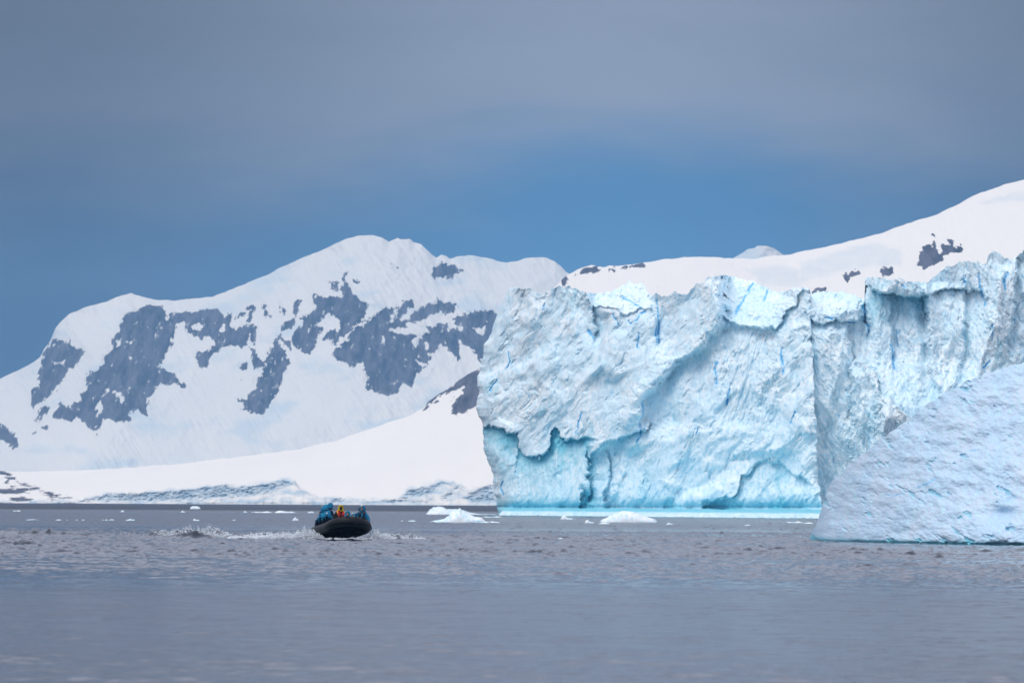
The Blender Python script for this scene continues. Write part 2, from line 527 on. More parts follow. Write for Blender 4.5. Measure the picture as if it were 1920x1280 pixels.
HOLE_FAR = [
    [(84, 671), (105, 678), (124, 674), (119, 685), (103, 682)],
    [(197, 722), (223, 733), (232, 746), (230, 755), (215, 737), (197, 744), (191, 750), (191, 777), (180, 763), (191, 741)],
    [(360, 612), (372, 607), (384, 613), (378, 617), (368, 615)], [(410, 622), (416, 604), (421, 606), (420, 622), (408, 632)],
    [(504, 670), (512, 668), (512, 680), (504, 685)], [(714, 630), (721, 628), (722, 639), (715, 641)],
    [(772, 638), (787, 630), (780, 651)], [(797, 642), (801, 640), (803, 652), (799, 653)],
    [(775, 673), (785, 678), (800, 682), (790, 685)], [(886, 616), (908, 614), (910, 629), (895, 624)],
    [(856, 612), (868, 613), (866, 619), (850, 612)], [(218, 636), (228, 634), (228, 644), (219, 648)],
    [(236, 640), (250, 638), (248, 646)], [(243, 662), (252, 668), (246, 684), (238, 676)], [(95, 642), (104, 645), (100, 651)],
    [(735, 588), (742, 578), (746, 580), (739, 604), (728, 606)], [(758, 590), (770, 578), (777, 586), (765, 597), (752, 600)],
    [(690, 598), (700, 594), (694, 606)], [(800, 604), (812, 598), (822, 600), (806, 609)],
]
NEAR_TOP = [(-400, 830), (-100, 862), (0, 884), (60, 884), (200, 879), (350, 868), (400, 861), (460, 855), (527, 846), (580, 837), (632, 825),
            (704, 800), (767, 779), (794, 766), (803, 752), (815, 743), (836, 731), (860, 713), (884, 698), (903, 688), (940, 650),
            (1000, 585), (1040, 540), (1060, 518), (1078, 508), (1095, 500), (1108, 497), (1122, 500), (1135, 499), (1143, 496), (1158, 499),
            (1185, 496), (1210, 493), (1240, 487), (1280, 482), (1320, 481), (1370, 484), (1410, 485), (1450, 480), (1480, 476),
            (1520, 469), (1560, 460), (1600, 450), (1650, 438), (1700, 420), (1760, 400), (1800, 381), (1840, 360), (1880, 348),
            (1920, 336), (2000, 318), (2300, 270)]
ROCK_NEAR = [
    [(903, 690), (900, 723), (898, 753), (893, 761), (874, 772), (852, 779), (844, 774), (846, 755), (864, 737), (866, 729),
     (844, 737), (832, 738), (815, 748), (803, 757), (794, 768), (799, 749), (811, 740), (836, 730), (860, 712), (884, 697), (903, 687),
     (940, 650), (960, 700), (920, 760), (900, 760)],
    [(1718, 497), (1727, 472), (1739, 451), (1747, 465), (1750, 437), (1756, 449), (1755, 465), (1750, 474), (1766, 479),
     (1769, 472), (1764, 456), (1778, 462), (1792, 465), (1801, 460), (1808, 476), (1799, 474), (1778, 472), (1764, 488),
     (1750, 497), (1734, 501)],
    [(1756, 430), (1762, 427), (1771, 433), (1760, 434)], [(1579, 519), (1592, 515), (1598, 510), (1611, 509), (1606, 517), (1595, 521), (1590, 528), (1580, 524)],
    [(1653, 505), (1660, 501), (1672, 505), (1669, 514), (1656, 515)], [(1522, 545), (1535, 540), (1552, 539), (1550, 543), (1524, 549)],
    [(1083, 516), (1094, 503), (1105, 499), (1120, 499), (1124, 508), (1110, 512), (1096, 513)],
    [(1049, 518), (1060, 514), (1067, 524), (1060, 533), (1049, 530)], [(1140, 500), (1152, 498), (1152, 508), (1140, 510)],
    [(1160, 503), (1185, 496), (1210, 494), (1208, 499), (1180, 502), (1162, 506)],
    [(1808, 448), (1818, 452), (1824, 458), (1816, 455)], [(1776, 448), (1788, 453), (1782, 453)],
    [(-10, 872), (12, 886), (30, 899), (60, 911), (100, 924), (132, 932), (128, 935), (90, 925), (50, 912), (24, 900), (-10, 882)],
    [(-5, 916), (20, 915), (40, 914), (60, 921), (50, 926), (20, 923), (-5, 923)], [(16, 931), (40, 928), (60, 935), (56, 941), (24, 940)],
    [(72, 926), (96, 924), (124, 931), (120, 937), (100, 935)],
    [(10, 893), (20, 898), (12, 906)],
]
ICE_NEAR = [
    [(150, 940), (195, 924), (240, 927), (290, 920), (350, 915), (425, 906), (440, 912), (500, 905), (530, 896), (553, 903),
     (535, 915), (500, 925), (440, 932), (300, 942)],
    [(626, 942), (627, 932), (650, 932), (654, 941)], [(690, 944), (700, 936), (760, 938), (800, 942), (800, 948)],
    [(750, 934), (765, 914), (800, 910), (825, 900), (850, 904), (812, 925), (790, 934)],
    [(830, 935), (850, 915), (868, 905), (850, 925), (842, 938)], [(870, 935), (900, 914), (940, 905), (940, 946), (880, 946)],
    [(1500, 530), (1500, 492), (1560, 474), (1640, 452), (1690, 470), (1690, 500), (1640, 500), (1600, 505)],
    [(1830, 382), (1880, 365), (1960, 350), (1960, 375), (1870, 380)],
    [(1400, 505), (1460, 495), (1500, 505), (1500, 540), (1430, 535)],
]


SNOWR = 0.60


def relief_mountain(name, mat, x0, x1, nx, nt, top, base_y, Yb, Yt, rocks, holes, ices, seed, feat_px, kind_label):
    """terrain sheet rising from the shore (distance Yb) to its crest (distance Yt), then falling away behind"""
    px = np.linspace(x0, x1, nx)
    tp = interp(px, top)
    tt = np.linspace(0, 1, nt)
    PX, T = np.meshgrid(px, tt)
    jag = fbm(PX / 34.0, PX * 0 + seed, 5, seed) * 3.4
    TP = tp[None, :] + jag
    bp = interp(px, base_y)[None, :]
    ker = np.hanning(161); ker /= ker.sum()
    TS = np.convolve(np.pad(tp, 80, mode='edge'), ker, mode='valid')[None, :]
    PY = bp + (TS - bp) * T + (TP - TS) * T ** 36
    RX = PX + 7 * fbm(PX / 15.0, PY / 15.0, 4, seed + 60, 0.6)
    RY = PY + 7 * fbm(PX / 15.0, PY / 15.0, 4, seed + 61, 0.6)
    rock = union_sd(RX, RY, rocks)
    if holes:
        hs = union_sd(PX, PY, holes)
        rock = np.minimum(rock, -hs + 1.0)
    if name == 'mountain':
        crag = sst(poly_sd(PX, PY, [(715, 458), (805, 474), (830, 530), (740, 540), (680, 515)]), -4, 10)
        sp = fbm(PX / 7.0 + PY / 20.0, PY / 5.0, 3, 333)
        rock = np.maximum(rock, np.where(crag > 0.1, (sp * crag - 0.50) * 45.0, -60))
    ice = np.clip((union_sd(PX, PY, ices) + 9 * fbm(PX / 22.0, PY / 9.0, 5, 401, 0.6)) / 9.0 + 0.4, 0, 1) * (0.85 + 0.5 * fbm(PX / 30.0, PY / 10.0, 4, 402)) * np.where(PY < 800, 0.35, 1.0) if ices else 0.55 * sst(fbm(PX / 130.0 + PY / 300.0, PY / 55.0, 4, 405, 0.55), 0.02, 0.5)
    mpp = Yt / FPX
    Xm, Zm = PX * mpp, (943 - PY) * mpp
    Yd = Yb + (Yt - Yb) * T ** 1.15
    fade = sst(T, 0, 0.04)
    cliff = np.zeros(PX.shape)
    if name == 'snow_ridge':
        cl_ = interp(PX, [(-400, 936), (0, 938), (150, 935), (200, 923), (290, 919), (360, 914), (428, 905), (440, 911), (500, 904), (530, 896), (553, 902), (562, 916), (600, 931),
                          (640, 930), (700, 937), (750, 930), (768, 914), (800, 909), (828, 899), (850, 904), (880, 914), (905, 908), (960, 902), (1100, 915), (2300, 930)])
        cliff = sst(PY + 3.5 * fbm(PX / 14.0, PX * 0, 4, 640, 0.55) - cl_, -1.5, 2.5)
        Yd = Yd * (1 - cliff) + (Yb + 10.0 + 8.0 * fbm(PX / 50.0, PY * 0, 5, 641, 0.55) + (943 - PY) * 0.55 + 1.6 * fbm(PX / 14.0, PY / 14.0, 4, 643, 0.5)) * cliff
    big = fbm(Xm / (feat_px * mpp * 9) + Zm / (feat_px * mpp * 30), Zm / (feat_px * mpp * 9), 5, seed + 3, 0.5, ridged=True)
    mid = fbm(Xm / (feat_px * mpp * 1.6) + Zm / (feat_px * mpp * 5), Zm / (feat_px * mpp * 3.6), 5, seed + 7, 0.55)
    rk = sst(rock, -6, 5)
    strk = fbm(Xm / (feat_px * mpp * 1.1) + 0.55 * Zm / (feat_px * mpp), Zm / (feat_px * mpp * 6.0), 5, seed + 19, 0.55, ridged=True)
    ribs = fbm(Xm / (feat_px * mpp * 0.9) + 0.35 * Zm / (feat_px * mpp), Zm / (feat_px * mpp * 3.4), 5, seed + 11, 0.6, ridged=True)
    R = feat_px * mpp
    Yd = Yd - fade * (1 - 0.93 * cliff) * (big * R * 3.2 + mid * R * (0.16 + 0.5 * rk) + strk * R * SNOWR * (1 - rk) + rk * ribs * R * 1.5) + rk * R * 0.8
    if ices:
        cr = fbm(Xm / (R * 0.5), Zm / (R * 0.35), 4, seed + 30, 0.6)
        Yd = Yd + ice * fade * (R * 0.5 + cr * R * 0.7)
    ice = np.maximum(ice, cliff * np.clip(0.36 + 1.3 * fbm(PX / 34.0, PY / 9.0, 4, 642, 0.5), 0, 0.9))
    P = at(PX, PY, Yd)
    # far side
    back = []
    for k, (dy, fz) in enumerate(((0.015, 0.985), (0.05, 0.9), (0.12, 0.6), (0.22, 0.0))):
        q = P[-1].copy()
        q[:, 1] = P[-1][:, 1] + Yt * dy
        q[:, 2] = P[-1][:, 2] * fz - (3 if fz == 0 else 0)
        back.append(q)
    V = np.concatenate([P, np.stack(back)], 0)
    front = P[0].copy(); front[:, 2] = -0.9; front[:, 1] -= 3
    V = np.concatenate([front[None], V], 0)
    ext = lambda a, v: np.concatenate([a[:1], a, np.full((4, nx), v)], 0)
    o = mesh_obj(name, V, grid_faces(V.shape[0], nx), mat, attrs={'rock': ext(rock, -60), 'ice': ext(ice, 0)})
    tag(o, kind='structure')
    return o


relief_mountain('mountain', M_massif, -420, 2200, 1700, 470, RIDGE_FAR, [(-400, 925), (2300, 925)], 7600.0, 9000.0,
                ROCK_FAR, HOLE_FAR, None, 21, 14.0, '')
SNOWR = 0.05
relief_mountain('snow_ridge', M_ridge, -420, 2250, 1500, 330, NEAR_TOP, [(-400, 942), (0, 943), (700, 945), (960, 948), (2300, 955)],
                3900.0, 5600.0, ROCK_NEAR, None, ICE_NEAR, 55, 14.0, '')

# ------------------------------------------------------------------ the great icebergs


def below(PX, PY, line, fall, soft=3.0, edge=14.0):
    """1 just below a polyline, dying out downwards; 0 above it and outside its ends"""
    ln = np.array(line, float)
    L = np.interp(PX, ln[:, 0], ln[:, 1])
    d = PY - L
    e = sst(PX, ln[0, 0] - edge, ln[0, 0] + edge) * (1 - sst(PX, ln[-1, 0] - edge, ln[-1, 0] + edge))
    return e * sst(d, -soft, soft) * np.exp(-np.maximum(d, 0) / fall)


def above(PX, PY, line, cap=400.0, edge=10.0):
    """pixels above a polyline"""
    ln = np.array(line, float)
    L = np.interp(PX, ln[:, 0], ln[:, 1])
    e = sst(PX, ln[0, 0] - edge, ln[0, 0] + edge) * (1 - sst(PX, ln[-1, 0] - edge, ln[-1, 0] + edge))
    return e * np.clip(L - PY, 0, cap)


def right_of(PX, PY, line, fall, soft=4.0, edge=14.0):
    """1 just right of a line given as (px, py) with py increasing, dying out to the right"""
    ln = np.array(line, float)
    ln = ln[np.argsort(ln[:, 1])]
    L = np.interp(PY, ln[:, 1], ln[:, 0])
    d = PX - L
    e = sst(PY, ln[0, 1] - edge, ln[0, 1] + edge) * (1 - sst(PY, ln[-1, 1] - edge, ln[-1, 1] + edge))
    return e * sst(d, -soft, soft) * np.exp(-np.maximum(d, 0) / fall)


def cracks(PX, PY, lines, width=1.6):
    d2 = np.full(PX.shape, 1e9)
    for ln in lines:
        w_ = ln[0] * 0.95
        for (a, b), (c, d) in zip(ln[1:-1], ln[2:]):
            ex, ey = c - a, d - b
            t_ = np.clip(((PX - a) * ex + (PY - b) * ey) / (ex * ex + ey * ey + 1e-9), 0, 1)
            q = ((PX - a - t_ * ex) ** 2 + (PY - b - t_ * ey) ** 2) / (w_ * w_)
            d2 = np.minimum(d2, q)
    return np.exp(-d2)


def rough_ice(X, Z, seed, vert=1.0, lean=-0.42):
    """fractured ice relief in metres (towards the viewer positive): worn facets, leaning flutes and a crumbly skin"""
    wx = fbm(X / 5.0, Z / 5.0, 3, seed + 1, 0.45) * 1.2
    wz = fbm(X / 5.0, Z / 5.0, 3, seed + 2, 0.45) * 1.2
    U = X + lean * Z + wx
    W = Z + wz
    a, f1, f2 = chips(U / 7.0, W / (10.0 * vert), seed + 3, 13.0)
    b, g1, g2 = chips(U / 2.3 + 3.3, W / (3.4 * vert), seed + 4, 9.0)
    c, h1, h2 = chips(U / 0.95 + 9.1, W / (1.3 * vert), seed + 6, 7.0)
    r = 2.5 * a + 0.70 * b + 0.22 * c
    r += 0.9 * fbm(U / 4.0, W / (7.0 * vert), 4, seed + 5, 0.5)
    rough = 0.55 + 0.9 * np.clip(fbm(X / 7.0, Z / 7.0, 3, seed + 9) + 0.3, 0, 1)
    r += rough * (0.14 * fbm(U / 1.1, W / (1.5 * vert), 5, seed + 7, 0.58) + 0.08 * fbm(X / 0.45, Z / 0.45, 4, seed + 15, 0.62))
    pit = np.clip(fbm(U / 1.7, W / (3.2 * vert), 5, seed + 43, 0.58) - 0.20, 0, 1)
    r -= 1.7 * pit
    return r


# --- main berg
TOP_A = [(905, 640), (925, 600), (945, 552), (958, 540), (968, 537), (975, 542), (990, 540), (1005, 547), (1018, 549), (1035, 543), (1050, 537),
         (1062, 535), (1075, 538), (1085, 545), (1100, 547), (1120, 552), (1150, 545), (1180, 528), (1205, 533), (1222, 555), (1232, 550),
         (1250, 556), (1262, 547), (1290, 552), (1296, 540), (1308, 533), (1325, 522), (1340, 517), (1355, 516), (1378, 518), (1395, 524),
         (1415, 530), (1435, 537), (1455, 547), (1468, 546), (1490, 540), (1505, 537), (1518, 541), (1521, 556), (1524, 580), (1560, 600)]
LEFT_A = [(535, 958), (552, 948), (575, 938), (600, 928), (625, 920), (660, 906), (690, 900), (715, 896), (740, 895), (765, 895), (780, 898),
          (795, 904), (815, 906), (835, 905), (850, 910), (870, 918), (890, 923), (910, 927), (935, 930), (950, 932), (965, 934)]
RIGHT_A = [(535, 1519), (580, 1522), (600, 1521), (650, 1524), (740, 1527), (800, 1530), (900, 1534), (965, 1545)]


def front_sheet(top, left, right, bottom, nx, nt):
    s = np.linspace(0, 1, nx)
    t_ = np.linspace(0, 1, nt)
    S, T = np.meshgrid(s, t_)
    # iterate: the row height depends on the column and the column's ends on the row height
    PXg = interp(np.full(S.shape, 800.0), left) * (1 - S) + interp(np.full(S.shape, 800.0), right) * S
    for _ in range(12):
        tp = interp(PXg, top)
        ts = sum(interp(PXg + o_, top) for o_ in (-60, -40, -20, 0, 20, 40, 60)) / 7.0
        PYg = bottom + (ts - bottom) * T + (tp - ts) * T ** 7
        PXg = interp(PYg, left) * (1 - S) + interp(PYg, right) * S
    return S, T, PXg, PYg


def close_behind(P, depth, drop=(1.0, 0.995, 0.97, 0.93, 0.85, 0.5, -0.03)):
    """carry the sheet on over the top and round both ends and shut it at the back, so that the berg is a solid body"""
    tops = []
    for dy, kz in zip((0.03, 0.10, 0.3, 0.6, 1.0, 1.02, 1.0), drop):
        q = P[-1].copy()
        q[:, 0] *= (q[:, 1] + depth * dy) / q[:, 1]
        q[:, 1] += depth * dy
        q[:, 2] = q[:, 2] * kz
        tops.append(q)
    V = np.concatenate([P, np.stack(tops)], 0)
    lim = P[..., 1].mean() + depth * 1.05
    Lb, Rb = [], []
    for dy, dx in ((0.04, 0.3), (0.2, 1.2), (0.6, 2.5), (1.0, 4.0)):
        for src, dst, sg in ((V[:, 0], Lb, 1), (V[:, -1], Rb, -1)):
            a = src.copy()
            yn = np.maximum(np.minimum(a[:, 1] + depth * dy, lim), a[:, 1])
            a[:, 0] = a[:, 0] * yn / a[:, 1] + sg * dx
            a[:, 1] = yn
            dst.append(a)
    return np.concatenate([np.stack(Lb[::-1], 1), V, np.stack(Rb, 1)], 1)


def pad_attr(a, V):
    r = np.zeros(V.shape[:2])
    r[:a.shape[0], 4:4 + a.shape[1]] = a
    return r


S, T, PX, PY = front_sheet(TOP_A, LEFT_A, RIGHT_A, 968.0, 760, 520)
MPP = 900.0 / FPX
Xm, Zm = (PX - 900) * MPP, (965 - PY) * MPP
# uneven, notched outline: the grid itself is shifted a little by noise near the crest and the left end
e_right = sst(S, 0.97, 1.0)
PX = PX + e_right * fbm(PY / 26.0, PY * 0 + 8, 5, 72, 0.55) * 7.0
e_top = sst(T, 0.93, 1.0); e_left = 1 - sst(S, 0.0, 0.03)
PY = PY + e_top * (fbm(PX / 13.0, PX * 0, 5, 70, 0.6) * 9.0)
PX = PX + e_left * fbm(PY / 30.0, PY * 0 + 3, 5, 71, 0.5) * 9.0 * (1 - e_top)
wx = PX + fbm(Xm / 2.4, Zm / 2.4, 5, 31, 0.55) * 15
wy = PY + fbm(Xm / 2.4, Zm / 2.4, 5, 32, 0.55) * 15
D = rough_ice(Xm, Zm, 100, 1.15, -0.42)
snowtop = [(1098, 560), (1120, 575), (1150, 582), (1185, 585), (1222, 580)]
bowl = [(1357, 592), (1368, 609), (1395, 612), (1419, 617), (1450, 613), (1470, 595), (1488, 570), (1508, 548)]
A1 = above(wx, wy, snowtop); A2 = above(wx, wy, bowl)
smooth_zone = np.clip(sst(A1, 0, 8) + 0.75 * sst(A2, 0, 10), 0, 1)
# smooth, dense lower wall under the torn edge
lineA = [(890, 800), (912, 805), (925, 800), (940, 801), (952, 812), (968, 810), (970, 835), (985, 856), (1000, 862), (1020, 850), (1030, 838), (1045, 803),
         (1052, 830), (1070, 822), (1095, 818), (1110, 822)]
lineB = [(1106, 858), (1118, 842), (1150, 826), (1180, 812), (1208, 806), (1218, 790)]
lineC = [(1326, 938), (1345, 936), (1376, 932), (1388, 908), (1400, 890), (1415, 876), (1442, 862), (1460, 868), (1480, 880), (1500, 892), (1520, 908)]
lowA = below(wx, wy, lineA, 400.0)
lowB = below(wx, wy, lineB, 60.0)
lowC = below(wx, wy, lineC, 90.0)
calm = np.clip(0.7 * lowA + 0.55 * lowC + 0.3 * lowB, 0, 0.85)
D = D * (1 - 0.82 * smooth_zone) * (1 - 0.72 * calm)
D += calm * (0.35 * fbm(Xm / 0.5 + Zm / 6, Zm / 5.0, 4, 61, 0.55) + 0.9 * fbm(Xm / 3.2, Zm / 9.0, 3, 62))
# the torn edge hangs over the lower wall
D -= 2.1 * below(wx, wy, lineA, 60.0, 2.5) + 0.8 * lowA
D -= 2.4 * below(wx, wy, lineB, 70.0, 3.0)
D -= 1.9 * below(wx, wy, lineC, 45.0, 3.0)
# big folds, each with its right flank set back
D -= 4.2 * right_of(wx, wy, [(1345, 519), (1357, 560), (1356, 585), (1345, 609), (1313, 656), (1278, 675), (1243, 714), (1206, 753), (1204, 800)], 95.0, 13.0)
D += 2.6 * right_of(wx, wy, [(1322, 525), (1335, 560), (1330, 610), (1295, 655), (1255, 672), (1220, 710), (1180, 753), (1160, 800)], 30.0, 20.0)
D -= 3.4 * right_of(wx, wy, [(1098, 548), (1112, 570), (1118, 612), (1110, 640)], 22.0, 4.0)
D -= 2.0 * right_of(wx, wy, [(1222, 552), (1224, 600), (1232, 640)], 26.0, 3.0)
D -= 2.2 * right_of(wx, wy, [(1098, 850), (1108, 900), (1100, 945)], 22.0, 3.0)
D -= 2.2 * right_of(wx, wy, [(1140, 850), (1142, 900), (1132, 945)], 12.0, 3.0)
D -= 2.8 * right_of(wx, wy, [(1086, 915), (1096, 935), (1092, 948)], 14.0, 3.0)
D += 3.0 * right_of(wx, wy, [(1452, 615), (1450, 660), (1430, 760), (1400, 850)], 60.0, 26.0)
D -= 2.4 * below(wx, wy, bowl, 60.0, 3.0)
D -= 1.8 * below(wx, wy, snowtop, 22.0, 3.0)
hol = sst(wx, 1330, 1372) * (1 - sst(wx, 1440, 1475)) * sst(wy, 606, 625) * (1 - sst(wy, 760, 860))
D -= hol * (0.9 + 1.3 * np.abs(fbm(Xm / 1.1 - 0.30 * Zm / 1.1, Zm / 9.0, 4, 63, 0.55)))
# snow surfaces that lean back from the crest
D -= 0.34 * A1 + 0.20 * A2
D -= 3.5 * T
# lean of the whole face; undercut at the sea
D -= 2.0 * sst(T, 0.5, 1.0) + 1.5 * sst(T, 0.85, 1.0)
D -= 1.6 * np.exp(-np.abs(PY - 950) / 7.0)
# rounding at both ends
D -= 5.0 * (1 - np.sqrt(np.clip(1 - (1 - np.clip(S / 0.05, 0, 1)) ** 2, 0, 1)))
D -= 0.8 * (1 - np.sqrt(np.clip(1 - (np.clip((S - 0.965) / 0.035, 0, 1)) ** 2, 0, 1)))
CR_A = [(2.6, (1412, 530), (1400, 552), (1388, 572), (1380, 588)), (1.8, (1436, 545), (1432, 562)), (2.4, (1346, 680), (1341, 700), (1340, 722)),
        (2.2, (1466, 655), (1468, 705)), (1.8, (1022, 568), (1020, 580)), (2.0, (1104, 620), (1110, 634)), (1.6, (1084, 654), (1088, 654)),
        (1.8, (1212, 586), (1200, 592), (1196, 602), (1184, 608), (1178, 600)), (1.8, (1196, 624), (1197, 650)), (1.6, (1231, 560), (1234, 640)),
        (1.6, (953, 660), (956, 680), (950, 690)), (1.6, (932, 712), (918, 735)), (2.2, (1154, 775), (1205, 770)), (1.8, (1205, 760), (1201, 800), (1196, 830)),
        (2.0, (1090, 775), (1082, 810)), (1.6, (1370, 720), (1362, 760)), (1.6, (1493, 775), (1484, 795)), (1.5, (1228, 610), (1230, 640)),
        (1.6, (1150, 590), (1160, 610)), (1.5, (1520, 590), (1524, 620)), (1.5, (1170, 556), (1190, 570), (1202, 580)), (1.4, (1310, 800), (1306, 815)),
        (2.2, (1280, 955), (1292, 958)), (1.6, (944, 905), (940, 925))]
CR_A = [c for c in CR_A if c[1] != (1154, 775)]
ck = cracks(wx * 0.55 + PX * 0.45, wy * 0.55 + PY * 0.45, CR_A)
ck2 = sst(fbm((Xm + 0.3 * Zm) / 1.1, Zm / 7.5, 4, 81, 0.55, ridged=True), 0.74, 0.9) * sst(fbm(Xm / 6, Zm / 6, 3, 82), 0.08, 0.4)
D -= 0.35 * ck + 0.15 * ck2
crA = np.clip(ck + 0.45 * ck2 * (1 - calm), 0, 1)
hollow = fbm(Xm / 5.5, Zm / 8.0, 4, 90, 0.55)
blueA = 0.38 * lowA + 0.55 * below(wx, wy, lineA, 26.0) + 0.40 * lowB + 0.55 * lowC * 0.7 + 0.42 * sst(hollow, 0.05, 0.55)  # dense-ice blue, plus the cyan of scattered light painted into recesses and hollows
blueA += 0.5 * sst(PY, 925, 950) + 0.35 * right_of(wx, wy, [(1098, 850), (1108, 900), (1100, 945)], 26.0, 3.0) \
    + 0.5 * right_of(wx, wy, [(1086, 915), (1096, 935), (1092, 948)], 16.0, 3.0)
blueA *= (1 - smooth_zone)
Yw = 925.0 - 55.0 * (PX - 900) / 640.0 - D
PA = at(PX, PY, Yw)
VA = close_behind(PA, 70.0)
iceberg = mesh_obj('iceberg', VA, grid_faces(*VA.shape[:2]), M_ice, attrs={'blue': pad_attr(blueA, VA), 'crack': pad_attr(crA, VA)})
tag(iceberg, 'towering fractured white and blue iceberg with torn overhanging edge, largest block in the middle', 'iceberg')

# ice foot: the pale wet shelf at the waterline in front of the wall
nx_, nr_ = 520, 26
px = np.linspace(936, 1546, nx_)
PXf, Rf = np.meshgrid(px, np.linspace(0, 1, nr_))
wallY = 925.0 - 55.0 * (PXf - 900) / 640.0 + 3.0
frontY = 903.0 - 95.0 * (PXf - 936) / 610.0 + fbm(PXf / 40.0, PXf * 0, 4, 77) * 9 - 4.0
Yf = frontY + (wallY - frontY) * Rf
zf = -0.15 + 0.55 * sst(Rf, 0.0, 0.12) + 0.85 * Rf ** 0.8 + 0.30 * fbm(PXf / 24.0, Rf * 3.0, 5, 78, 0.6) * sst(Rf, 0, 0.1)
zf *= sst(PXf, 934, 950)
zf -= 0.05
Xf = (PXf - 960.0) / FPX * Yf
foot_col = 0.36 + 0.64 * sst(zf, 0.55, 0.85) + 0.25 * fbm(PXf / 30, Rf * 4, 4, 79)
foot = mesh_obj('ice_foot', np.stack([Xf, Yf, zf], -1), grid_faces(nr_, nx_), M_ice, iceberg,
                attrs={'blue': foot_col, 'crack': np.zeros(PXf.shape)})

# --- glacier-like berg on the right, set back
TOP_B = [(1495, 575), (1503, 562), (1510, 554), (1525, 549), (1545, 546), (1580, 547), (1600, 552), (1612, 558), (1619, 561), (1622, 540), (1620, 524),
         (1628, 519), (1650, 520), (1668, 524), (1690, 523), (1712, 529), (1738, 530), (1745, 524), (1760, 512), (1772, 501), (1785, 498), (1800, 492),
         (1815, 489), (1835, 491), (1850, 494), (1853, 478), (1860, 472), (1876, 473), (1882, 484), (1895, 486), (1910, 479), (1917, 472),
         (1926, 460), (1932, 410), (1960, 395), (2040, 385), (2120, 420), (2200, 470), (2290, 600), (2380, 740), (2440, 900), (2460, 950)]
LEFT_B = [(400, 1500), (560, 1503), (590, 1507), (606, 1518), (620, 1521), (700, 1523), (965, 1524)]
RIGHT_B = [(300, 2460), (965, 2460)]
S, T, PX, PY = front_sheet(TOP_B, LEFT_B, RIGHT_B, 962.0, 960, 470)
Xm, Zm = (PX - 900) * MPP, (965 - PY) * MPP
e_top = sst(T, 0.94, 1.0)
PY = PY + e_top * fbm(PX / 11.0, PX * 0 + 1, 5, 170, 0.6) * 7.0
wx = PX + fbm(Xm / 2.2, Zm / 2.6, 5, 131, 0.6) * 13
wy = PY + fbm(Xm / 2.2, Zm / 2.6, 5, 132, 0.6) * 13
D = rough_ice(Xm, Zm, 200, 1.8, -0.10) * 0.95
D += 1.3 * fbm((wx - 900) * MPP / 3.4 + 0.12 * Zm, Zm / 17.0, 5, 141, 0.55, ridged=True)       # vertical buttresses
capl = [(1500, 575), (1512, 590), (1530, 604), (1545, 612), (1562, 600), (1590, 604), (1610, 602), (1622, 585)]
Acap = above(wx, wy, [(1495, 572), (1512, 582), (1545, 590), (1580, 585), (1615, 575), (1622, 570)])
beak = [(1612, 534), (1625, 536), (1645, 548), (1670, 552), (1700, 556), (1738, 550)]
beak2 = [(1745, 548), (1765, 545), (1800, 540), (1835, 548), (1850, 560)]
D += 1.9 * (1 - sst(wy, np.interp(wx, *np.array(capl).T) - 2, np.interp(wx, *np.array(capl).T) + 2)) * sst(wx, 1490, 1500) * (1 - sst(wx, 1612, 1624))
D = np.where(Acap > 0, D * (1 - 0.6 * sst(Acap, 0, 8)), D) - 0.25 * Acap
D -= 3.0 * below(wx, wy, beak, 95.0, 2.5, 6.0)
D -= 2.6 * below(wx, wy, beak2, 40.0, 2.5)
D += 2.4 * (1 - sst(wy, np.interp(wx, *np.array(beak).T) - 3, np.interp(wx, *np.array(beak).T) + 1)) * sst(wx, 1616, 1626) * (1 - sst(wx, 1735, 1750))
D -= 2.0 * right_of(wx, wy, [(1668, 552), (1672, 600), (1670, 680)], 55.0, 4.0)
D += 4.0 * right_of(wx, wy, [(1730, 540), (1738, 600), (1745, 700), (1770, 760)], 60.0, 6.0)
D -= 2.2 * right_of(wx, wy, [(1806, 540), (1812, 600), (1800, 700), (1780, 740)], 34.0, 5.0)
D -= 2.2 * right_of(wx, wy, [(1622, 560), (1626, 640)], 12.0, 3.0)
D += 3.0 * right_of(wx, wy, [(1875, 500), (1868, 560), (1850, 640), (1830, 700)], 40.0, 6.0)
D -= 3.0 * right_of(wx, wy, [(1905, 480), (1903, 560), (1890, 660)], 40.0, 4.0)
# left pier under the cap
D += 1.5 * (1 - sst(wx, 1585, 1600)) * sst(wy, 606, 625)
D -= 2.4 * right_of(wx, wy, [(1592, 610), (1596, 650), (1602, 700)], 20.0, 3.0)
# rubble in front: each heap stands forward of what is above it
heap = [(1590, 690), (1606, 668), (1625, 680), (1640, 700), (1652, 735), (1672, 752), (1690, 765), (1710, 790)]
hl = np.interp(wx, *np.array(heap).T)
D += 5.0 * sst(wy, hl - 3, hl + 5) * sst(wx, 1592, 1604) * (1 - sst(wx, 1720, 1760))
apron = sst(wy, 640 + (wx - 1640) * 0.15, 790) * sst(wx, 1630, 1660) * (1 - sst(wx, 1900, 1990))
D += 9.0 * apron
D -= 3.0 * sst(T, 0.6, 1.0)
CR_B = [(2.4, (1620, 572), (1623, 600), (1628, 622)), (2.0, (1670, 648), (1676, 690)), (1.8, (1836, 512), (1838, 540), (1848, 572)),
        (2.6, (1889, 512), (1883, 525), (1884, 545)), (1.8, (1548, 595), (1566, 598)), (1.6, (1588, 604), (1604, 606)), (1.8, (1808, 520), (1810, 530)),
        (1.8, (1845, 690), (1858, 680)), (1.5, (1860, 610), (1862, 640)), (1.5, (1690, 535), (1696, 540)), (1.5, (1510, 585), (1514, 600)),
        (1.5, (1925, 640), (1920, 690)), (1.5, (1680, 620), (1684, 650))]
ck = cracks(wx * 0.5 + PX * 0.5, wy * 0.5 + PY * 0.5, CR_B)
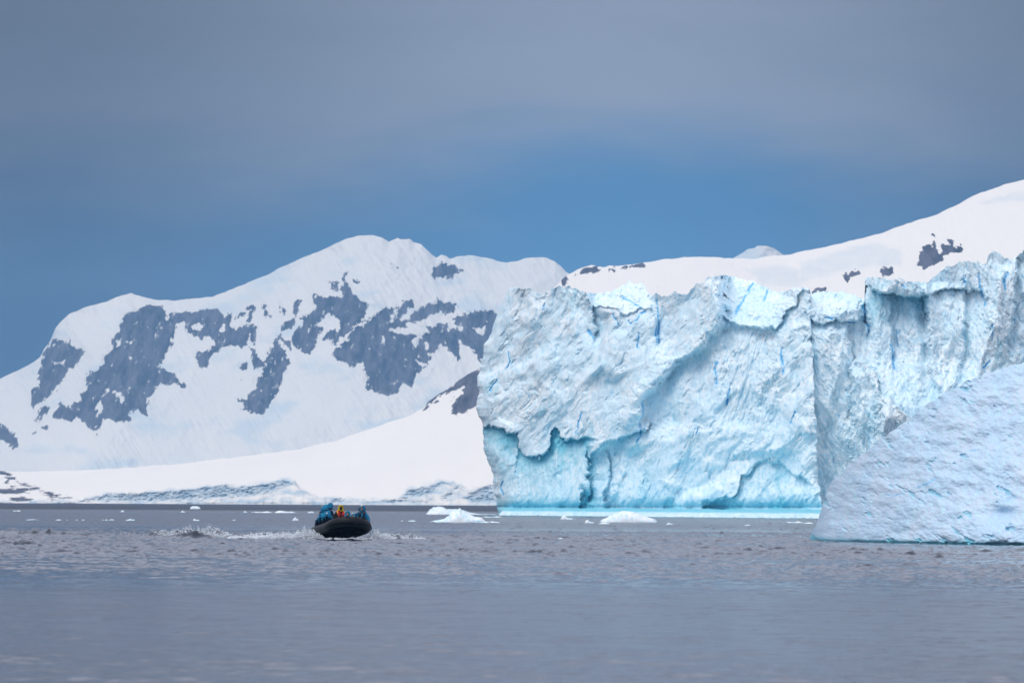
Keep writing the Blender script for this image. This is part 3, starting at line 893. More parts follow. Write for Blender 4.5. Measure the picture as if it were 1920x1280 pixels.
ck2 = sst(fbm(Xm / 1.2, Zm / 9.5, 4, 181, 0.55, ridged=True), 0.76, 0.92) * sst(fbm(Xm / 5, Zm / 9, 3, 182), 0.1, 0.4)
D -= 0.35 * ck + 0.15 * ck2
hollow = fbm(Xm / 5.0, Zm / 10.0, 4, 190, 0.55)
blueB = 0.35 * below(wx, wy, beak, 40.0, 3.0, 6.0) + 0.32 * sst(hollow, 0.0, 0.5) + 0.10  # scattered light under the beak and in hollows, painted as blue
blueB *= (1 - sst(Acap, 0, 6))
Yw = 879.0 - 10.0 * (PX - 1500) / 500.0 + 45.0 * sst(PX, 2080, 2480) - D
PB = at(PX, PY, Yw)
VB = close_behind(PB, 90.0)
berg2 = mesh_obj('iceberg', VB, grid_faces(*VB.shape[:2]), M_ice, attrs={'blue': pad_attr(blueB, VB), 'crack': pad_attr(np.clip(ck + 0.4 * ck2, 0, 1), VB)})
tag(berg2, 'shaded blue-grey iceberg wall with vertical buttresses, behind the smooth snowy slope at right', 'iceberg')

# --- near smooth berg, a snowy wedge running out of the frame
TOP_C = [(1519, 1008), (1522, 998), (1530, 984), (1538, 960), (1545, 940), (1549, 925), (1554, 912), (1568, 893), (1585, 878), (1610, 857), (1640, 832),
         (1672, 808), (1700, 790), (1725, 770), (1745, 752), (1765, 742), (1790, 727), (1812, 714), (1835, 706), (1860, 696), (1890, 687), (1920, 679),
         (1990, 660), (2080, 632), (2200, 640), (2320, 690), (2430, 790), (2520, 900), (2590, 1006)]
LEFT_C = [(600, 1519), (1000, 1519), (1020, 1521)]
RIGHT_C = [(600, 2150), (1020, 2150)]
BOT_C = 1016.0
s_ = np.linspace(0, 1, 900); t__ = np.linspace(0, 1, 440)
S, T = np.meshgrid(0.5 * s_ + 0.5 * s_ ** 2.4, t__)
PX = 1519 + (2590 - 1519) * S
bot = interp(PX, [(1519, 1010), (1560, 1014), (1700, 1017), (1920, 1021), (2150, 1023), (2590, 1020)])
tp = interp(PX, TOP_C) + fbm(PX / 16.0, PX * 0, 5, 270, 0.55) * 7.0 * sst(S, 0.0, 0.05)
PY = bot + (tp - bot) * T
mc = 290.0 / FPX
Xm, Zm = (PX - 1519) * mc, (1016 - PY) * mc
slope = (bot - PY) * mc * 0.95                                   # it leans back, so depth grows with height
Yw = 280.0 + 32.0 * np.exp(-(PX - 1519) / 190.0) + 26.0 * sst(PX, 2250, 2620) + slope
U = Xm - 0.45 * Zm; W = Zm + 0.55 * Xm
lump = 0.60 * fbm(Xm / 3.4, Zm / 2.2, 3, 203) + 0.26 * fbm((Xm - 0.2 * Zm) / 0.85, (Zm + 0.3 * Xm) / 0.62, 4, 201, 0.5) + 0.045 * fbm(U / 0.26, W / 0.22, 4, 202, 0.6)
cb, f1, f2 = chips(U / 0.6, W / 0.42, 205)
lump += 0.45 * fbm(Xm / 1.7, Zm / 1.1, 4, 223)
pit = sst(fbm(U / 1.3, W / 0.7, 4, 224, 0.55), 0.22, 0.5)
lump -= 0.28 * pit
sc1 = np.exp(-(((PX - 1882) / 24) ** 2 + ((PY - 962) / 12) ** 2)); sc2 = np.exp(-(((PX - 1898) / 14) ** 2 + ((PY - 935) / 8) ** 2))
lump = lump * (1 - 0.8 * np.clip(sc1 + sc2, 0, 1)) - 0.9 * sc1 - 0.6 * sc2
Yw = Yw - lump * 0.80
Yw += 0.45 * np.exp(-(bot - PY) / 3.0)                     # undercut by the water
Yw += 9.0 * (1 - np.sqrt(np.clip(1 - (1 - np.clip(S / 0.035, 0, 1)) ** 2, 0, 1)))
PC = at(PX, PY, Yw)
PC[0, :, 2] = -0.5
VC = close_behind(PC, 40.0, (0.98, 0.92, 0.75, 0.5, 0.2, 0.1, -0.03))
blueC = 0.60 * pit + 1.1 * np.exp(-(bot - PY) / 5.0) + 0.28 * sst(fbm(Xm / 1.2, Zm / 0.9, 4, 210), 0.2, 0.6) + 0.6 * sst(1 - np.abs(fbm(U / 1.5, W / 0.45, 4, 211)), 0.975, 1.0) * 0.5  # bluer at the waterline; pits carry painted cyan for light inside the ice
ckC = cracks(PX, PY, [(2.4, (1722, 912), (1740, 905), (1754, 896)), (1.6, (1660, 925), (1672, 930), (1694, 924)), (1.4, (1600, 900), (1606, 897)), (1.3, (1820, 845), (1836, 842))])
berg3 = mesh_obj('iceberg', VC, grid_faces(*VC.shape[:2]), M_slope, attrs={'blue': pad_attr(blueC, VC), 'crack': pad_attr(0.6 * ckC, VC)})
tag(berg3, 'low iceberg with a smooth lumpy snow slope rising to the right edge, nearest the camera', 'iceberg')

# ------------------------------------------------------------------ floating ice
def ground(px, py):
    d = _f + _r * ((px - 960.0) / FPX) + _u * ((640.0 - py) / FPX)
    Y = -CAM_H * d[1] / d[2]
    return at(px, py, Y)


def floe(px0, px1, pyb, hpx, profile, seed, label, group=None, rough=1.0, depth=0.55, blue=0.05, nu=90, nv=36):
    """a lump of floating ice; profile = [(u, h)] along its length, u from -1 to 1, h from 0 to 1"""
    c = ground((px0 + px1) / 2.0, pyb)
    Y = c[1]
    W = (px1 - px0) * Y / FPX
    H = hpx * Y / FPX
    dp = W * depth / 2
    u, v = np.meshgrid(np.sin(np.linspace(-math.pi / 2, math.pi / 2, nu)), np.sin(np.linspace(-math.pi / 2, math.pi / 2, nv)), indexing='ij')
    e = np.sqrt(np.clip(1 - u * u, 0, 1)) ** 0.5
    n = fbm(u * 2.6 + seed * 3.1, v * 1.7 + seed, 5, seed, 0.58)
    nn = fbm(u * 9.0 + seed, v * 5.0, 4, seed + 3, 0.6)
    cc, f1, f2 = chips(u * 4.0 + seed, v * 2.4, seed + 8)
    uu = u + 0.10 * n
    p = np.interp(uu, [q[0] for q in profile], [q[1] for q in profile])
    z = H * p * np.clip(1 - np.abs(v) ** 2.2, 0, 1) ** 0.55 * (1 + rough * (0.30 * n + 0.14 * nn + 0.12 * cc))
    x = W / 2 * (u + 0.03 * nn) ; y = dp * (v * e + 0.10 * n * e)
    rim = np.maximum(np.abs(u), np.abs(v)) > 0.999
    z = np.where(rim, -0.10, np.maximum(z - 0.03, -0.08))
    V = np.stack([x, y, z], -1)
    b = np.clip(blue + 0.8 * np.exp(-np.maximum(z, 0) / (0.09 * H + 0.01)) * (np.abs(v) < 0.98) * 0.6 + 0.25 * (n > 0.25), 0, 1)
    o = mesh_obj('ice_floe', V, grid_faces(nu, nv, True), M_floe, attrs={'blue': b, 'crack': np.zeros(b.shape)})
    o.location = (float(c[0]), float(c[1]) + dp, 0.0)
    tag(o, label, 'ice floe', group)
    return o


flat = [(-1, 0.0), (-0.8, 0.5), (-0.3, 0.8), (0.2, 1.0), (0.7, 0.6), (1, 0)]
peak_l = [(-1, 0.0), (-0.7, 0.9), (-0.4, 1.0), (-0.1, 0.45), (0.5, 0.3), (1, 0)]
peak_m = [(-1, 0.0), (-0.5, 0.3), (-0.1, 1.0), (0.2, 0.55), (0.7, 0.4), (1, 0)]
flat2 = [(-1, 0.3), (-0.6, 0.6), (0.0, 0.4), (0.4, 0.9), (0.8, 0.4), (1, 0)]
F = 'small ice floes scattered on the grey water'
floe(798, 938, 964.5, 14.0, [(-1, 0), (-0.9, 0.4), (-0.78, 0.95), (-0.55, 1.0), (-0.4, 0.7), (-0.2, 0.75), (0.0, 0.6), (0.2, 0.3), (0.45, 0.12), (0.8, 0.1), (1, 0)], 3,
     'white ragged ice floe lying just behind the larger bluish floe beside the big iceberg', rough=1.2, nu=150, nv=50)
floe(805, 914, 979.0, 26.0, [(-1, 0), (-0.85, 0.12), (-0.5, 0.26), (-0.3, 0.5), (-0.12, 0.85), (0.05, 1.0), (0.15, 0.72), (0.3, 0.66), (0.55, 0.42), (0.8, 0.36), (0.86, 0.2), (1, 0)], 5,
     'large white and pale blue ice floe with a low peak, left of the big iceberg', rough=0.8, nu=150, nv=50, blue=0.10)
floe(900, 940, 979.5, 3.0, flat, 6, 'thin flat white slab of ice at the right end of the large peaked floe', rough=0.7)
floe(1126, 1233, 979.0, 21.5, [(-1, 0.0), (-0.93, 0.22), (-0.75, 0.45), (-0.5, 0.72), (-0.3, 0.95), (-0.15, 1.0), (0.1, 0.98), (0.35, 0.8), (0.6, 0.55), (0.85, 0.35), (0.97, 0.12), (1, 0)], 7,
     'smooth white domed ice floe in front of the big iceberg', rough=0.28, nu=140, nv=50)
floe(1050, 1081, 973.2, 7.0, peak_l, 9, 'small white two-humped ice floe floating alone in front of the big iceberg', rough=0.8)
floe(1096, 1118, 980.2, 6.5, peak_l, 11, 'small white pointed ice floe just left of the domed floe', rough=0.8)
floe(1121, 1146, 981.8, 3.0, flat, 12, 'thin sliver of ice at the left foot of the domed floe', rough=0.6)
floe(1246, 1264, 983.0, 4.5, peak_m, 13, 'tiny white ice floe just right of the domed floe', rough=0.7)
floe(1473, 1508, 979.6, 3.5, flat2, 14, 'flat white ice floe near the left tip of the smooth snowy iceberg', rough=0.8)
floe(1506, 1527, 981.0, 2.6, flat, 15, 'thin white ice sliver touching the left tip of the smooth snowy iceberg', rough=0.8)
floe(1395, 1408, 985.0, 2.5, flat, 16, 'tiny ice scrap midway between the domed floe and the snowy iceberg', F)
floe(902, 945, 969.5, 3.0, flat2, 17, 'low ice scraps on the water between the peaked floe and the big iceberg', rough=1.0)
floe(1045, 1058, 1010.0, 3.0, flat, 18, 'tiny ice scrap nearest the camera, right of the boat on open water', F)
floe(356, 376, 954.0, 5.5, [(-1, 0.2), (-0.8, 0.8), (-0.2, 1.0), (0.5, 0.9), (0.8, 0.6), (1, 0)], 21, 'white block-shaped floe standing farthest out, left of the boat near the far shore', F)
floe(337, 348, 960.0, 3.8, peak_m, 22, 'small white floe just below left of the block-shaped floe', F)
floe(222, 233, 959.6, 3.6, [(-1, 0), (-0.3, 0.4), (0.5, 1.0), (0.8, 0.8), (1, 0)], 23, 'small floe with a raised right end, in the far row at left', F)
floe(24, 39, 958.0, 2.6, flat2, 24, 'flat floe in the far row nearest the left edge', F)
floe(47, 73, 974.5, 2.0, flat, 25, 'thin flat floe in the nearer row, leftmost one', F)
floe(103, 116, 975.0, 2.2, flat, 26, 'thin floe in the nearer row, second from the left edge', F)
floe(119, 128, 974.8, 2.0, flat2, 27, 'tiny floe in the nearer row, third from the left edge', F)
floe(141, 146, 974.6, 1.8, flat, 28, 'tiny speck of ice in the nearer row, fourth from the left edge', F)
floe(153, 159, 974.8, 2.0, flat, 29, 'tiny speck of ice in the nearer row, fifth from the left edge', F)
floe(190, 203, 974.8, 2.4, flat2, 30, 'thin pale floe left of a twin in the middle of the nearer left row', F)
floe(203, 215, 974.8, 2.2, flat, 31, 'thin pale floe right of its twin in the middle of the nearer left row', F)
floe(233, 254, 975.4, 4.0, [(-1, 0), (-0.4, 0.5), (0.1, 1.0), (0.3, 0.5), (0.7, 0.7), (1, 0)], 32, 'bright white jagged floe near the right of the nearer left row', F)
floe(361, 375, 975.6, 4.2, [(-1, 0), (-0.8, 0.6), (-0.5, 1.0), (-0.1, 0.5), (0.7, 0.4), (1, 0)], 33, 'bright white floe with a raised left end, directly below the block-shaped floe', F)
floe(435, 443, 975.0, 1.8, flat, 34, 'faint scrap of ice in the nearer row, halfway to the boat', F)
floe(455, 464, 960.4, 4.0, peak_m, 35, 'small upright floe at the left end of the long white strip', F)
floe(471, 512, 960.8, 3.4, flat2, 36, 'left half of the long low strip of white ice behind the wake', F)
floe(514, 558, 961.2, 4.6, [(-1, 0.2), (-0.7, 0.7), (-0.5, 1.0), (-0.2, 0.8), (0.1, 0.5), (0.5, 0.6), (1, 0)], 37, 'right half of the long low strip of white ice behind the wake', F)
floe(576, 590, 961.2, 3.2, flat, 38, 'white ice scrap just left of the passengers in the boat', F)
floe(547, 560, 975.6, 7.0, [(-1, 0), (-0.5, 0.6), (-0.1, 1.0), (0.4, 0.6), (0.8, 0.5), (1, 0)], 39, 'white rounded chunk of ice just left of the boat', F)
floe(764, 781, 977.0, 2.6, flat, 40, 'thin flat floe on open water between the boat and the large peaked floe', F)
floe(751, 757, 976.6, 2.0, flat, 41, 'tiny speck of ice between the boat and the large peaked floe', F)

# ------------------------------------------------------------------ foam and spray of the boat
rng = np.random.default_rng(5)
octv = np.array([(1, 0, 0), (-1, 0, 0), (0, 1, 0), (0, -1, 0), (0, 0, 1), (0, 0, -1)], float)
octf = np.array([(0, 2, 4), (2, 1, 4), (1, 3, 4), (3, 0, 4), (2, 0, 5), (1, 2, 5), (3, 1, 5), (0, 3, 5)])
BL = []


def spray(n, pa, pb, Ya, Yb, zmax, size, zpow=2.0, conc=0.0):
    px_ = rng.uniform(pa, pb, n)
    if conc:
        px_ = np.clip(rng.normal((pa + pb) / 2, (pb - pa) * conc, n), pa, pb)
    y_ = rng.uniform(Ya, Yb, n)
    clump = fbm(px_ / 6.0, y_ / 1.5, 3, 300)
    keep = clump > rng.uniform(-0.45, 0.35, n)
    px_, y_, clump = px_[keep], y_[keep], clump[keep]
    x_ = (px_ - 960) / FPX * y_
    e = np.sin(math.pi * np.clip((px_ - pa) / (pb - pa), 0, 1)) ** 0.6
    z_ = water_h(x_, y_) + zmax * e * rng.uniform(0, 1, len(px_)) ** zpow * (1 + 0.9 * clump)
    s_ = rng.uniform(0.4, 1.3, len(px_)) * size
    BL.append(np.stack([x_, y_, z_, s_], -1))


spray(1700, 270, 470, 312.5, 316.5, 0.12, 0.03)
spray(5200, 300, 455, 313.2, 316.5, 0.22, 0.030, 2.6)
spray(9000, 430, 600, 303.0, 308.5, 0.13, 0.04, 2.5)
spray(4200, 480, 600, 302.5, 305.5, 0.24, 0.03, 3.0)
spray(4200, 548, 612, 301.0, 304.5, 0.42, 0.035, 1.6)
spray(2000, 598, 706, 299.6, 300.9, 0.10, 0.03)
spray(3600, 690, 742, 300.2, 304.0, 0.30, 0.035, 1.8)
spray(2600, 730, 800, 305.0, 309.0, 0.08, 0.03)
spray(1400, 690, 720, 300.4, 302.0, 0.45, 0.03, 1.5)
spray(900, 560, 590, 309.0, 311.0, 0.10, 0.03)
B = np.concatenate(BL, 0)
sq = rng.uniform(0.5, 1.2, (len(B), 3)) * np.array([1.5, 1.3, 0.75])
V = B[:, None, :3] + octv[None] * (B[:, 3][:, None, None]) * sq[:, None, :]
Fc = octf[None] + (np.arange(len(B)) * 6)[:, None, None]
M_foam, t = material('foam')
principled(t, Base_Color=(0.78, 0.84, 0.90, 1), Roughness=0.6, Specular_IOR_Level=0.3)
foam = mesh_obj('wake_foam', V.reshape(-1, 3), Fc.reshape(-1, 3), M_foam)
tag(foam, 'white foam and spray thrown up along the wake of the inflatable boat', 'foam', kind='stuff')

# ------------------------------------------------------------------ the boat


def simple_mat(name, c, rough=0.6, spec=0.4, noise_scale=30.0, var=0.25):
    mt, t = material(name)
    oc = t.n('ShaderNodeTexCoord').outputs['Object']
    n = t.noise(oc, noise_scale, 4.0, 0.6)
    col = t.mix(n, tuple(v * (1 - var) for v in c[:3]) + (1,), tuple(min(1, v * (1 + var)) for v in c[:3]) + (1,))
    b = t.n('ShaderNodeBump', {'Strength': 0.25, 'Distance': 0.01, 'Height': n})
    principled(t, Base_Color=col, Roughness=rough, Specular_IOR_Level=spec, Normal=b.outputs[0])
    return mt


M_rubber = simple_mat('black_rubber', (0.004, 0.004, 0.006), 0.50, 0.24, 6.0)
M_hull = simple_mat('hull_black', (0.003, 0.003, 0.004), 0.7, 0.1)
M_grey = simple_mat('grey_rubber', (0.34, 0.36, 0.36), 0.5, 0.4)
M_floor = simple_mat('deck_grey', (0.05, 0.05, 0.055), 0.7, 0.3)
M_alu = simple_mat('pale_metal', (0.42, 0.43, 0.45), 0.35, 0.5)
M_rope = simple_mat('dark_rope', (0.02, 0.02, 0.025), 0.8, 0.2)
M_jacket = simple_mat('blue_parka_cloth', (0.004, 0.150, 0.300), 0.7, 0.25, 9.0, 0.3)
M_jacket2 = simple_mat('bright_blue_cloth', (0.01, 0.23, 0.40), 0.7, 0.25, 9.0, 0.3)
M_navy = simple_mat('navy_cloth', (0.006, 0.010, 0.028), 0.8, 0.2)
M_blackc = simple_mat('black_cloth', (0.012, 0.010, 0.010), 0.8, 0.2)
M_yellow = simple_mat('yellow_cloth', (0.52, 0.38, 0.01), 0.7, 0.3)
M_red = simple_mat('red_vest', (0.36, 0.010, 0.010), 0.6, 0.3)
M_orange = simple_mat('orange_strap', (0.65, 0.27, 0.03), 0.6, 0.3)
M_skin = simple_mat('skin', (0.42, 0.20, 0.13), 0.55, 0.4)
M_skind = simple_mat('dark_balaclava', (0.02, 0.02, 0.018), 0.8, 0.2)  # near-black tone for the driver's whole body mesh
M_white = simple_mat('white_trim', (0.75, 0.78, 0.80), 0.6, 0.3)
M_beige = simple_mat('buff_cloth', (0.45, 0.42, 0.38), 0.7, 0.3)


def tube_mesh(path, radii, seg=20, up=(0, 0, 1), caps=True, squash=1.0):
    P = np.array(path, float)
    n = len(P)
    R = np.broadcast_to(np.asarray(radii, float), (n,))
    T_ = np.gradient(P, axis=0)
    T_ /= np.linalg.norm(T_, axis=1)[:, None]
    V, Fs = [], []
    for i in range(n):
        s = np.cross(T_[i], up); s /= np.linalg.norm(s) + 1e-9
        q = np.cross(s, T_[i])
        for k in range(seg):
            a = 2 * math.pi * k / seg
            V.append(P[i] + R[i] * (math.cos(a) * s + squash * math.sin(a) * q))
    for i in range(n - 1):
        for k in range(seg):
            k2 = (k + 1) % seg
            Fs.append((i * seg + k, i * seg + k2, (i + 1) * seg + k2, (i + 1) * seg + k))
    if caps:
        Fs.append(tuple(range(seg))[::-1])
        Fs.append(tuple((n - 1) * seg + k for k in range(seg)))
    return V, Fs


def box_mesh(c, s):
    v = [(c[0] + dx * s[0] / 2, c[1] + dy * s[1] / 2, c[2] + dz * s[2] / 2) for dx in (-1, 1) for dy in (-1, 1) for dz in (-1, 1)]
    return v, [(0, 1, 3, 2), (4, 6, 7, 5), (0, 4, 5, 1), (2, 3, 7, 6), (0, 2, 6, 4), (1, 5, 7, 3)]


def part(name, vf, mat, parent, smooth=True, bevel=0.0):
    o = mesh_obj(name, np.array(vf[0]), vf[1], mat, parent, smooth)
    if bevel:
        b = o.modifiers.new('bevel', 'BEVEL'); b.width = bevel; b.segments = 2
    return o


def root_at(name, M):
    o = bpy.data.objects.new(name, None)
    COL.objects.link(o)
    o.empty_display_size = 0.2
    o.matrix_world = M
    return o


YAW = math.radians(13.5)
PIT = math.radians(4.0)
bx = ground(641.5, 1011)
hd = Vector((math.sin(YAW), -math.cos(YAW), 0)) * math.cos(PIT) + Vector((0, 0, math.sin(PIT)))
pt = Vector((0, 0, 1)).cross(hd).normalized()
upv = hd.cross(pt).normalized()
BM = Matrix((hd, pt, upv)).transposed().to_4x4()
BM.translation = Vector((float(bx[0]), 302.5, 0.11))
# a slight heel towards starboard
BM = BM @ Matrix.Rotation(math.radians(-4.0), 4, 'X')
boat = root_at('inflatable_boat', BM)
tag(boat, 'black inflatable boat heading towards the camera with its bow raised, full of passengers', 'inflatable boat')


def tube_path(off=0.0, n=40):
    pts = []
    hw = 0.98 + off
    for x in np.linspace(-2.55, 1.15, 14):
        pts.append((x, -hw + 0.03 * (x + 2.5) * 0, 0.42 + 0.02 * max(0, x)))
    for a in np.linspace(-90, 90, 27)[1:-1]:
        r = math.radians(a)
        cx = 1.15 + (1.45 + off) * math.cos(r) ** 0.85
        pts.append((cx, hw * math.copysign(abs(math.sin(r)) ** 0.9, math.sin(r)), 0.44 + 0.24 * math.cos(r)))
    for x in np.linspace(1.15, -2.55, 14):
        pts.append((x, hw, 0.42 + 0.02 * max(0, x)))
    return np.array(pts)


tp_ = tube_path()
part('tube', tube_mesh(tp_, 0.255, 28), M_rubber, boat)
for sy in (-1, 1):
    xs = np.linspace(-2.56, -3.15, 8)
    part('tube_cone', tube_mesh([(x, sy * 0.98, 0.42 + 0.03 * (i / 7)) for i, x in enumerate(xs)], np.linspace(0.252, 0.05, 8), 24), M_grey, boat)
# hull: lofted V sections
hx = np.linspace(-2.55, 2.35, 26)
HV = []
for x in hx:
    k = max(0.0, (x + 0.2) / 2.55)
    keel = -0.10 + 0.62 * k ** 2.2
    w_ = 0.90 * math.sqrt(max(0.02, 1 - max(0, (x - 0.9) / 1.75) ** 2.2))
    edge = 0.34 + 0.20 * max(0, (x - 0.8) / 1.5)
    for s in np.linspace(-1, 1, 13):
        z = keel + (edge - keel) * abs(s) ** 1.25
        HV.append((x, s * w_, min(z, edge)))
part('hull', (HV, [tuple(f) for f in grid_faces(26, 13, True)]), M_hull, boat)
part('deck', box_mesh((-0.5, 0, 0.24), (4.0, 1.5, 0.03)), M_floor, boat, False)
part('transom', box_mesh((-2.42, 0, 0.40), (0.07, 1.5, 0.52)), M_floor, boat, False, 0.01)
# seam band over the bow, rubbing strake, grab rope, handles
i0 = 26
ctr, cn = tp_[i0], (tp_[i0 + 1] - tp_[i0 - 1]); cn = cn / np.linalg.norm(cn)
part('bow_seam', tube_mesh([ctr - cn * 0.035, ctr - cn * 0.012, ctr + cn * 0.012, ctr + cn * 0.035], 0.262, 28, caps=True), M_rope, boat)
op = tube_path(0.250)
part('rub_strake', tube_mesh(op - np.array([0, 0, 0.05]), 0.035, 8), M_rubber, boat)
rp = []
tpn = tube_path(0.13)
for i in range(4, len(tpn) - 4):
    sag = 0.05 * abs(math.sin(i * math.pi / 3.0))
    rp.append(tpn[i] + np.array([0, 0, 0.235 - sag * 0.6]))
part('grab_rope', tube_mesh(rp, 0.014, 6), M_rope, boat)
for i in (18, 24, 30, 36):
    q = tpn[i] + np.array([0, 0, 0.235])
    d_ = tpn[i + 1] - tpn[i - 1]; d_ /= np.linalg.norm(d_)
    part('carry_handle', tube_mesh([q - d_ * 0.10, q - d_ * 0.07 + (0, 0, 0.045), q + d_ * 0.07 + (0, 0, 0.045), q + d_ * 0.10], 0.02, 8), M_rope, boat)
mot = part('outboard_motor', tube_mesh([(-2.62, 0, 0.15), (-2.62, 0, 0.62), (-2.64, 0, 0.70), (-2.64, 0, 0.98), (-2.60, 0, 1.08)],
                                       [0.07, 0.08, 0.19, 0.20, 0.12], 18), M_blackc, boat)
part('tiller', tube_mesh([(-2.5, 0.05, 0.80), (-2.2, 0.12, 0.86), (-2.0, 0.14, 0.88)], [0.03, 0.025, 0.03], 10), M_rope, mot)
ant = part('antenna', tube_mesh([(-2.45, -0.70, 0.55), (-2.47, -0.70, 1.4), (-2.5, -0.70, 2.02)], [0.022, 0.017, 0.014], 8), M_alu, boat)
part('antenna_tip', tube_mesh([(-2.5, -0.70, 2.0), (-2.5, -0.70, 2.04), (-2.5, -0.70, 2.10)], [0.02, 0.045, 0.02], 10), M_navy, ant)

# ------------------------------------------------------------------ people


def skinned(name, nodes, edges, mat, parent, root=0, sub=1):
    me = bpy.data.meshes.new(name)
    me.from_pydata([tuple(n[0]) for n in nodes], edges, [])
    me.materials.append(mat)
    o = bpy.data.objects.new(name, me)
    COL.objects.link(o)
    o.parent = parent
    md = o.modifiers.new('skin', 'SKIN')
    md.use_smooth_shade = True
    md.branch_smoothing = 0.5
    for i, n in enumerate(nodes):
        r = n[1]
        me.skin_vertices[0].data[i].radius = (r, r) if not isinstance(r, tuple) else r
        me.skin_vertices[0].data[i].use_root = (i == root)
    sm = o.modifiers.new('subdivision', 'SUBSURF')
    sm.levels = sub; sm.render_levels = sub
    return o


def ball(c, r, n=14, m=20, fn=None):
    V, Fs = [], []
    for i in range(n + 1):
        th = math.pi * i / n
        for j in range(m):
            ph = 2 * math.pi * j / m
            d = np.array([math.sin(th) * math.cos(ph), math.sin(th) * math.sin(ph), math.cos(th)])
            p = d * np.array(r)
            if fn is not None: p = fn(d, p)
            V.append(np.array(c) + p)
    for i in range(n):
        for j in range(m):
            j2 = (j + 1) % m
            Fs.append((i * m + j, (i + 1) * m + j, (i + 1) * m + j2, i * m + j2))
    return V, Fs


def person(seat, facing, label, lean=0.06, side=0.0, turn=0.0, head_up=0.0, style='guest', hood=True, scale=1.0, hands='knees', tilt=0.0):
    """seated figure in the boat. seat: boat coordinates; facing: degrees from the bow direction (counter-clockwise from above)"""
    M = BM @ Matrix.Translation(Vector(seat)) @ Matrix.Rotation(math.radians(facing - 90), 4, 'Z') @ Matrix.Rotation(math.radians(tilt), 4, 'Y') @ Matrix.Scale(scale * 1.14, 4)
    root = root_at('person', M)
    tag(root, label, 'person')
    # the figure looks along its own +Y
    L, S_ = lean, side
    pel = (0, 0.02, 0.10); waist = (S_ * .3, 0.02 + L * .3, 0.26); chest = (S_ * .8, 0.02 + L * .8, 0.44)
    neck = (S_, 0.03 + L, 0.60); hc = np.array((S_, 0.06 + L * 1.15, 0.735 + head_up))
    tr = math.radians(turn)
    fx, fy = math.sin(tr), math.cos(tr)           # where the face points
    nodes = [(pel, 0.12), (waist, 0.12), (chest, 0.14), (neck, 0.06), (tuple(hc + (0, 0, -0.06)), 0.075), (tuple(hc + (0, 0, 0.03)), 0.092),
             (tuple(hc + (0, 0, 0.09)), 0.06)]
    edges = [(0, 1), (1, 2), (2, 3), (3, 4), (4, 5), (5, 6)]
    jn = [(pel, (0.19, 0.17)), (waist, (0.19, 0.17)), (chest, (0.21, 0.18)), (neck, 0.10)]
    je = [(0, 1), (1, 2), (2, 3)]
    tn = [((0, 0.02, 0.10), 0.17)]
    te = []
    for s in (-1, 1):
        sh = (S_ + s * 0.19, 0.02 + L * .95, 0.53)
        if hands == 'knees':
            el = (S_ * .6 + s * 0.29, 0.06 + L * .5, 0.27); wr = (s * 0.17, 0.29, 0.17); kn_ = (s * 0.15, 0.37, 0.13)
        elif hands == 'rope':
            el = (S_ * .6 + s * 0.30, 0.00 + L * .5, 0.28); wr = (s * 0.33, 0.10, 0.08); kn_ = (s * 0.33, 0.13, 0.01)
        else:
            el = (S_ * .6 + s * 0.30, 0.10, 0.30); wr = (s * 0.10, 0.30, 0.36); kn_ = (s * 0.05, 0.36, 0.40)
        b = len(nodes)
        nodes += [(sh, 0.06), (el, 0.045), (wr, 0.028), (kn_, 0.036)]
        edges += [(2, b), (b, b + 1), (b + 1, b + 2), (b + 2, b + 3)]
        kv = np.array(kn_); dv = kv - np.array(wr); dv = dv / (np.linalg.norm(dv) + 1e-9)
        for f_, (o1, ln_) in enumerate(((-0.030, 0.070), (-0.010, 0.080), (0.012, 0.074), (0.032, 0.058))):
            q1 = kv + np.array((o1, 0.0, 0.0)) + dv * 0.035
            q2 = q1 + dv * ln_ * 0.5 + np.array((0, 0, -0.012)); q3 = q2 + dv * ln_ * 0.35 + np.array((0, 0, -0.028))
            c_ = len(nodes)
            nodes += [(tuple(q1), 0.009), (tuple(q2), 0.009), (tuple(q3), 0.007)]
            edges += [(b + 3, c_), (c_, c_ + 1), (c_ + 1, c_ + 2)]
        c_ = len(nodes)
        th = (kv + np.array(wr)) / 2
        nodes += [(tuple(th + np.array((-s * 0.04, 0.01, -0.01))), 0.011), (tuple(th + np.array((-s * 0.055, 0.045, -0.02))), 0.009)]
        edges += [(b + 3, c_), (c_, c_ + 1)]
        j = len(jn)
        jn += [(sh, 0.105), (el, 0.085), (wr, 0.062)]
        je += [(2, j), (j, j + 1), (j + 1, j + 2)]
        k = len(tn)
        kz = 0.06
        tn += [((s * 0.10, 0.06, 0.09), 0.12), ((s * 0.14, 0.42, kz), 0.095), ((s * 0.14, 0.44, -0.30), 0.075), ((s * 0.14, 0.56, -0.38), 0.055)]
        te += [(0, k), (k, k + 1), (k + 1, k + 2), (k + 2, k + 3)]
        l = len(nodes)
        nodes += [((s * 0.10, 0.06, 0.09), 0.09), ((s * 0.14, 0.42, kz), 0.06), ((s * 0.14, 0.44, -0.30), 0.045), ((s * 0.14, 0.54, -0.38), 0.035)]
        edges += [(0, l), (l, l + 1), (l + 1, l + 2), (l + 2, l + 3)]
    # nose and chin
    n_ = len(nodes)
    nodes += [(tuple(hc + (fx * 0.10, fy * 0.10, -0.01)), 0.016)]
    edges += [(5, n_)]
    skinned('body', nodes, edges, M_skin if style != 'pilot' else M_skind, root)
    jm = {'guest': M_jacket, 'bright': M_jacket2, 'pilot': M_blackc, 'buff': M_jacket2}[style]
    skinned('jacket', jn, je, jm, root)
    skinned('trousers', tn, te, M_navy, root)
    # face: eyes and mouth set on the head
    for s in (-1, 1):
        e = hc + np.array((fx * 0.086 + s * fy * 0.034, fy * 0.086 - s * fx * 0.034, 0.018))
        part('eye', ball(e, (0.012, 0.012, 0.009), 6, 8), M_navy, root)
